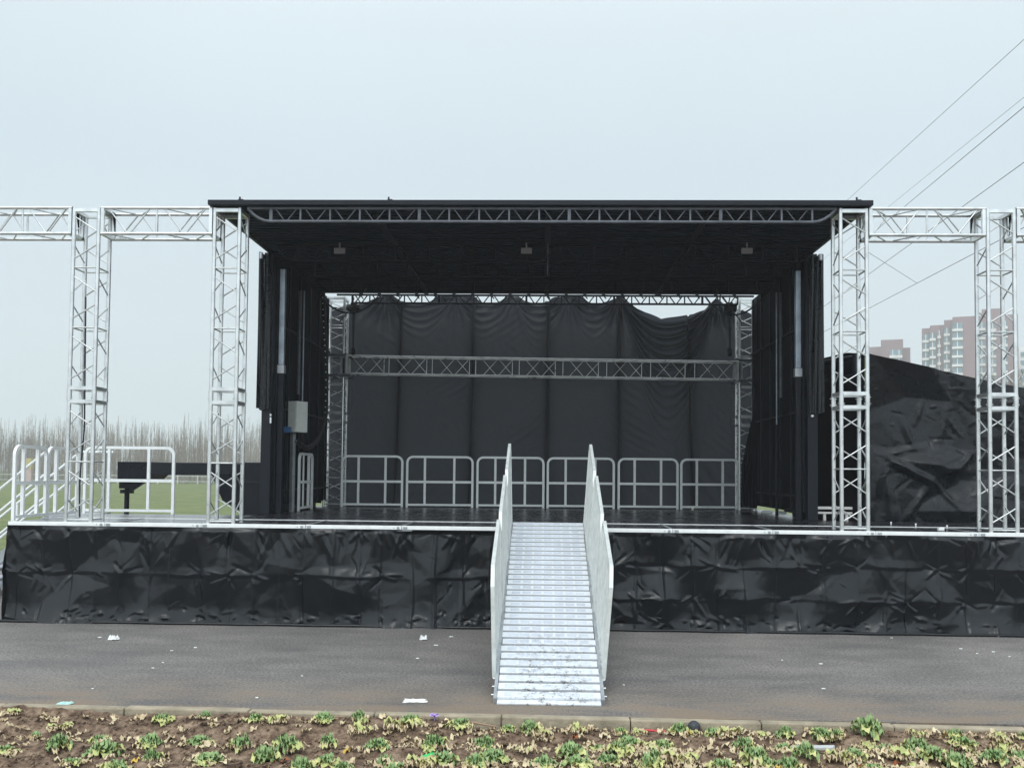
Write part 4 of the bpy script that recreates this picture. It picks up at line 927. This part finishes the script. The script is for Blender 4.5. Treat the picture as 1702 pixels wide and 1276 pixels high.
def bare_tree(name, label, base, h, seed, spread=.35, group=None):
    rr = random.Random(seed); mb = MB(); crown = MB()
    t = thing(name, label, 'tree', base, group)
    def br(a, d, l, r, lev, mbb):
        b = a+d*l; mbb.tube(a, b, r, 5, r1=r*.65, caps=False)
        if lev == 0: return
        for k in range(rr.choice((2, 3, 3))):
            nd = (d+Vector((rr.uniform(-1,1), rr.uniform(-1,1), rr.uniform(-.1,.5)))*spread).normalized(); br(a.lerp(b, rr.uniform(.6, 1)), nd, l*rr.uniform(.6,.85), r*.62, lev-1, crown)
    br(Vector((0,0,0)), Vector((0,0,1)), h*.3, h*.014, 6, mb)
    mb.build('trunk', M['barkD'], t); crown.build('crown', M['barkD'], t); return t
for i, (px, py, Y, lb) in enumerate(((1645,600,58,'bare tree seen through the outermost right tower'),(1672,590,55,'bare tree just right of the brick block behind the right tower'),(1696,585,52,'bare tree at the right edge beside the outermost right tower'),(1630,612,60,'lower bare tree left of the outermost right tower'),(1388,572,30,'bare tree top showing between the stage wall and right front tower'))):
    b = atY(px, py, Y); bare_tree('bare_tree', lb, (b.x, Y, 0), b.z*1.0, 20+i, .38, 'bare trees beyond the tarpaulin')
DB = 330.
def building(name, label, blocks, cols, y0row, nrows, step, D, pent=None, mt='brick'):
    pc = sum(b[0]+b[1] for b in blocks)/2/len(blocks); g = ray(pc, 780); g.z = 0; g.normalize(); base_ = Vector((0, -12, 0))+g*D
    t = thing(name, label, 'building', base_, None, math.atan2(g.y, g.x)-math.pi/2); rx = Vector((g.y, -g.x, 0))
    def loc(px, py, dep):
        d = ray(px, py); k = (D+dep)/d.dot(g); q = CAMP+d*k-base_; return q.dot(rx), q.z
    for xa, xb, yt, dep in blocks:
        (ax, az), (bx, bz) = loc(xa, yt, dep), loc(xb, yt, dep); MB().box((ax, dep, 0), (bx, dep+16+dep*.03, az)).build('wall', M[mt], t)
    for ci, (xa, xb, ys, dep) in enumerate(cols):
        for r_ in range(nrows):
            yt = ys+r_*step; ax, az = loc(xa, yt, dep-.5); bx, bz = loc(xb, yt+step*.62, dep-.5)
            w_ = MB().box((ax, dep-.5, bz), (bx, dep+.2, az)).build('window', M['glass'], t)
            _, sz = loc(xa, yt+step*.92, dep-.9)
            MB().box((ax-.15, dep-1.0, sz), (bx+.15, dep+.15, bz-.02)).build('balcony_band', M['cream'], w_)
            MB().box(((ax+bx)/2-.12, dep-.62, bz), ((ax+bx)/2+.12, dep-.52, az)).build('mullion', M['cream'], w_)
    return t
building('apartment_block', 'tall reddish brick apartment block with stacked bay windows in haze',
    [(1532,1546,546,8),(1545.5,1570,541,6),(1569,1584,532,4),(1583,1620.5,527,0),(1616,1692,526,12),(1632,1663,514,14)],
    [(1534,1543.5,556,8),(1545.8,1554.5,553,6),(1559,1563,549,6),(1569.5,1578,545,4),(1583.2,1599.5,537,0),(1627,1637,536,12),(1645,1655,537,12),(1668,1674,533,12)], 0, 10, 14.7, DB)
building('apartment_block', 'smaller pale and reddish apartment block just above the tarpaulin edge',
    [(1440,1466,577,6),(1464,1501,565,2),(1500,1513,578,4)], [(1479,1489,581,1.4),(1489.6,1499,581,1.4)], 0, 4, 15, 345.)
t = thing('distant_block', 'pale hazy flat block at the extreme right behind the bare trees', 'building', (0,0,0))
a = atY(1694, 577, 340); MB().box((a.x, 340, 0), (a.x+25, 360, a.z)).build('wall', M['cream'], t)
cr_ = MB()
for k in range(6): q = atY(1697, 585+k*14, 339.7); cr_.box((q.x, 339.4, q.z-1.4), (q.x+5, 340.1, q.z))
cr_.build('window_band', M['glass'], t)
def cable(label, A, B, YA, YB_, r, sag=0.0, cat='power line'):
    a, b = atY(*A, YA), atY(*B, YB_); d = (a-b); e_ = 1.3 if r > .0131 or "second" in label else 0; a2 = a+d*e_; b2 = b-d*e_; pts = []
    for k in range(25):
        t = k/24; q = a2.lerp(b2, t); q.z -= sag*4*t*(1-t); pts.append(q)
    return tag(MB().path(pts, r, 5).build('power_line', M['cable']), label, cat, 'overhead cables at right')
cable('faint topmost overhead cable rising to the upper right', (1702,66), (1417,325), 40, 75, .016, 0)
cable('faint overhead cable second from top', (1702,162), (1485,337), 45, 75, .013, 0)
cable('dark overhead cable just under the second faint one', (1702,178), (1510,338), 30, 52, .017, 0)
cable('dark overhead cable passing above the right truss beam', (1702,270), (1445,455), 30, 55, .016, 0)
cable('lowest overhead cable, crossing in front of the sky between the right towers', (1702,378), (1445,512), 32, 55, .016, 0)
cable('hanging drop wire that hooks onto the lowest overhead cable', (1444,420), (1525,471), 36, 44.5, .012, 0)

# ------------------------------------------------------------------ haze
hm = bpy.data.materials.new('haze'); hm.use_nodes = True; ht = hm.node_tree; ht.nodes.remove(ht.nodes['Principled BSDF'])
pv = ht.nodes.new('ShaderNodeVolumePrincipled'); pv.inputs['Color'].default_value = (.93, .96, .985, 1); pv.inputs['Density'].default_value = .0013; pv.inputs['Anisotropy'].default_value = .2
ht.links.new(pv.outputs[0], ht.nodes['Material Output'].inputs['Volume'])
hz_ = MB().box((-450, -110, -1.5), (450, 460, 75)).build('haze', hm); hz_['kind'] = 'stuff'; hz_['label'] = 'pale winter haze over the field and far trees'; hz_['category'] = 'haze'
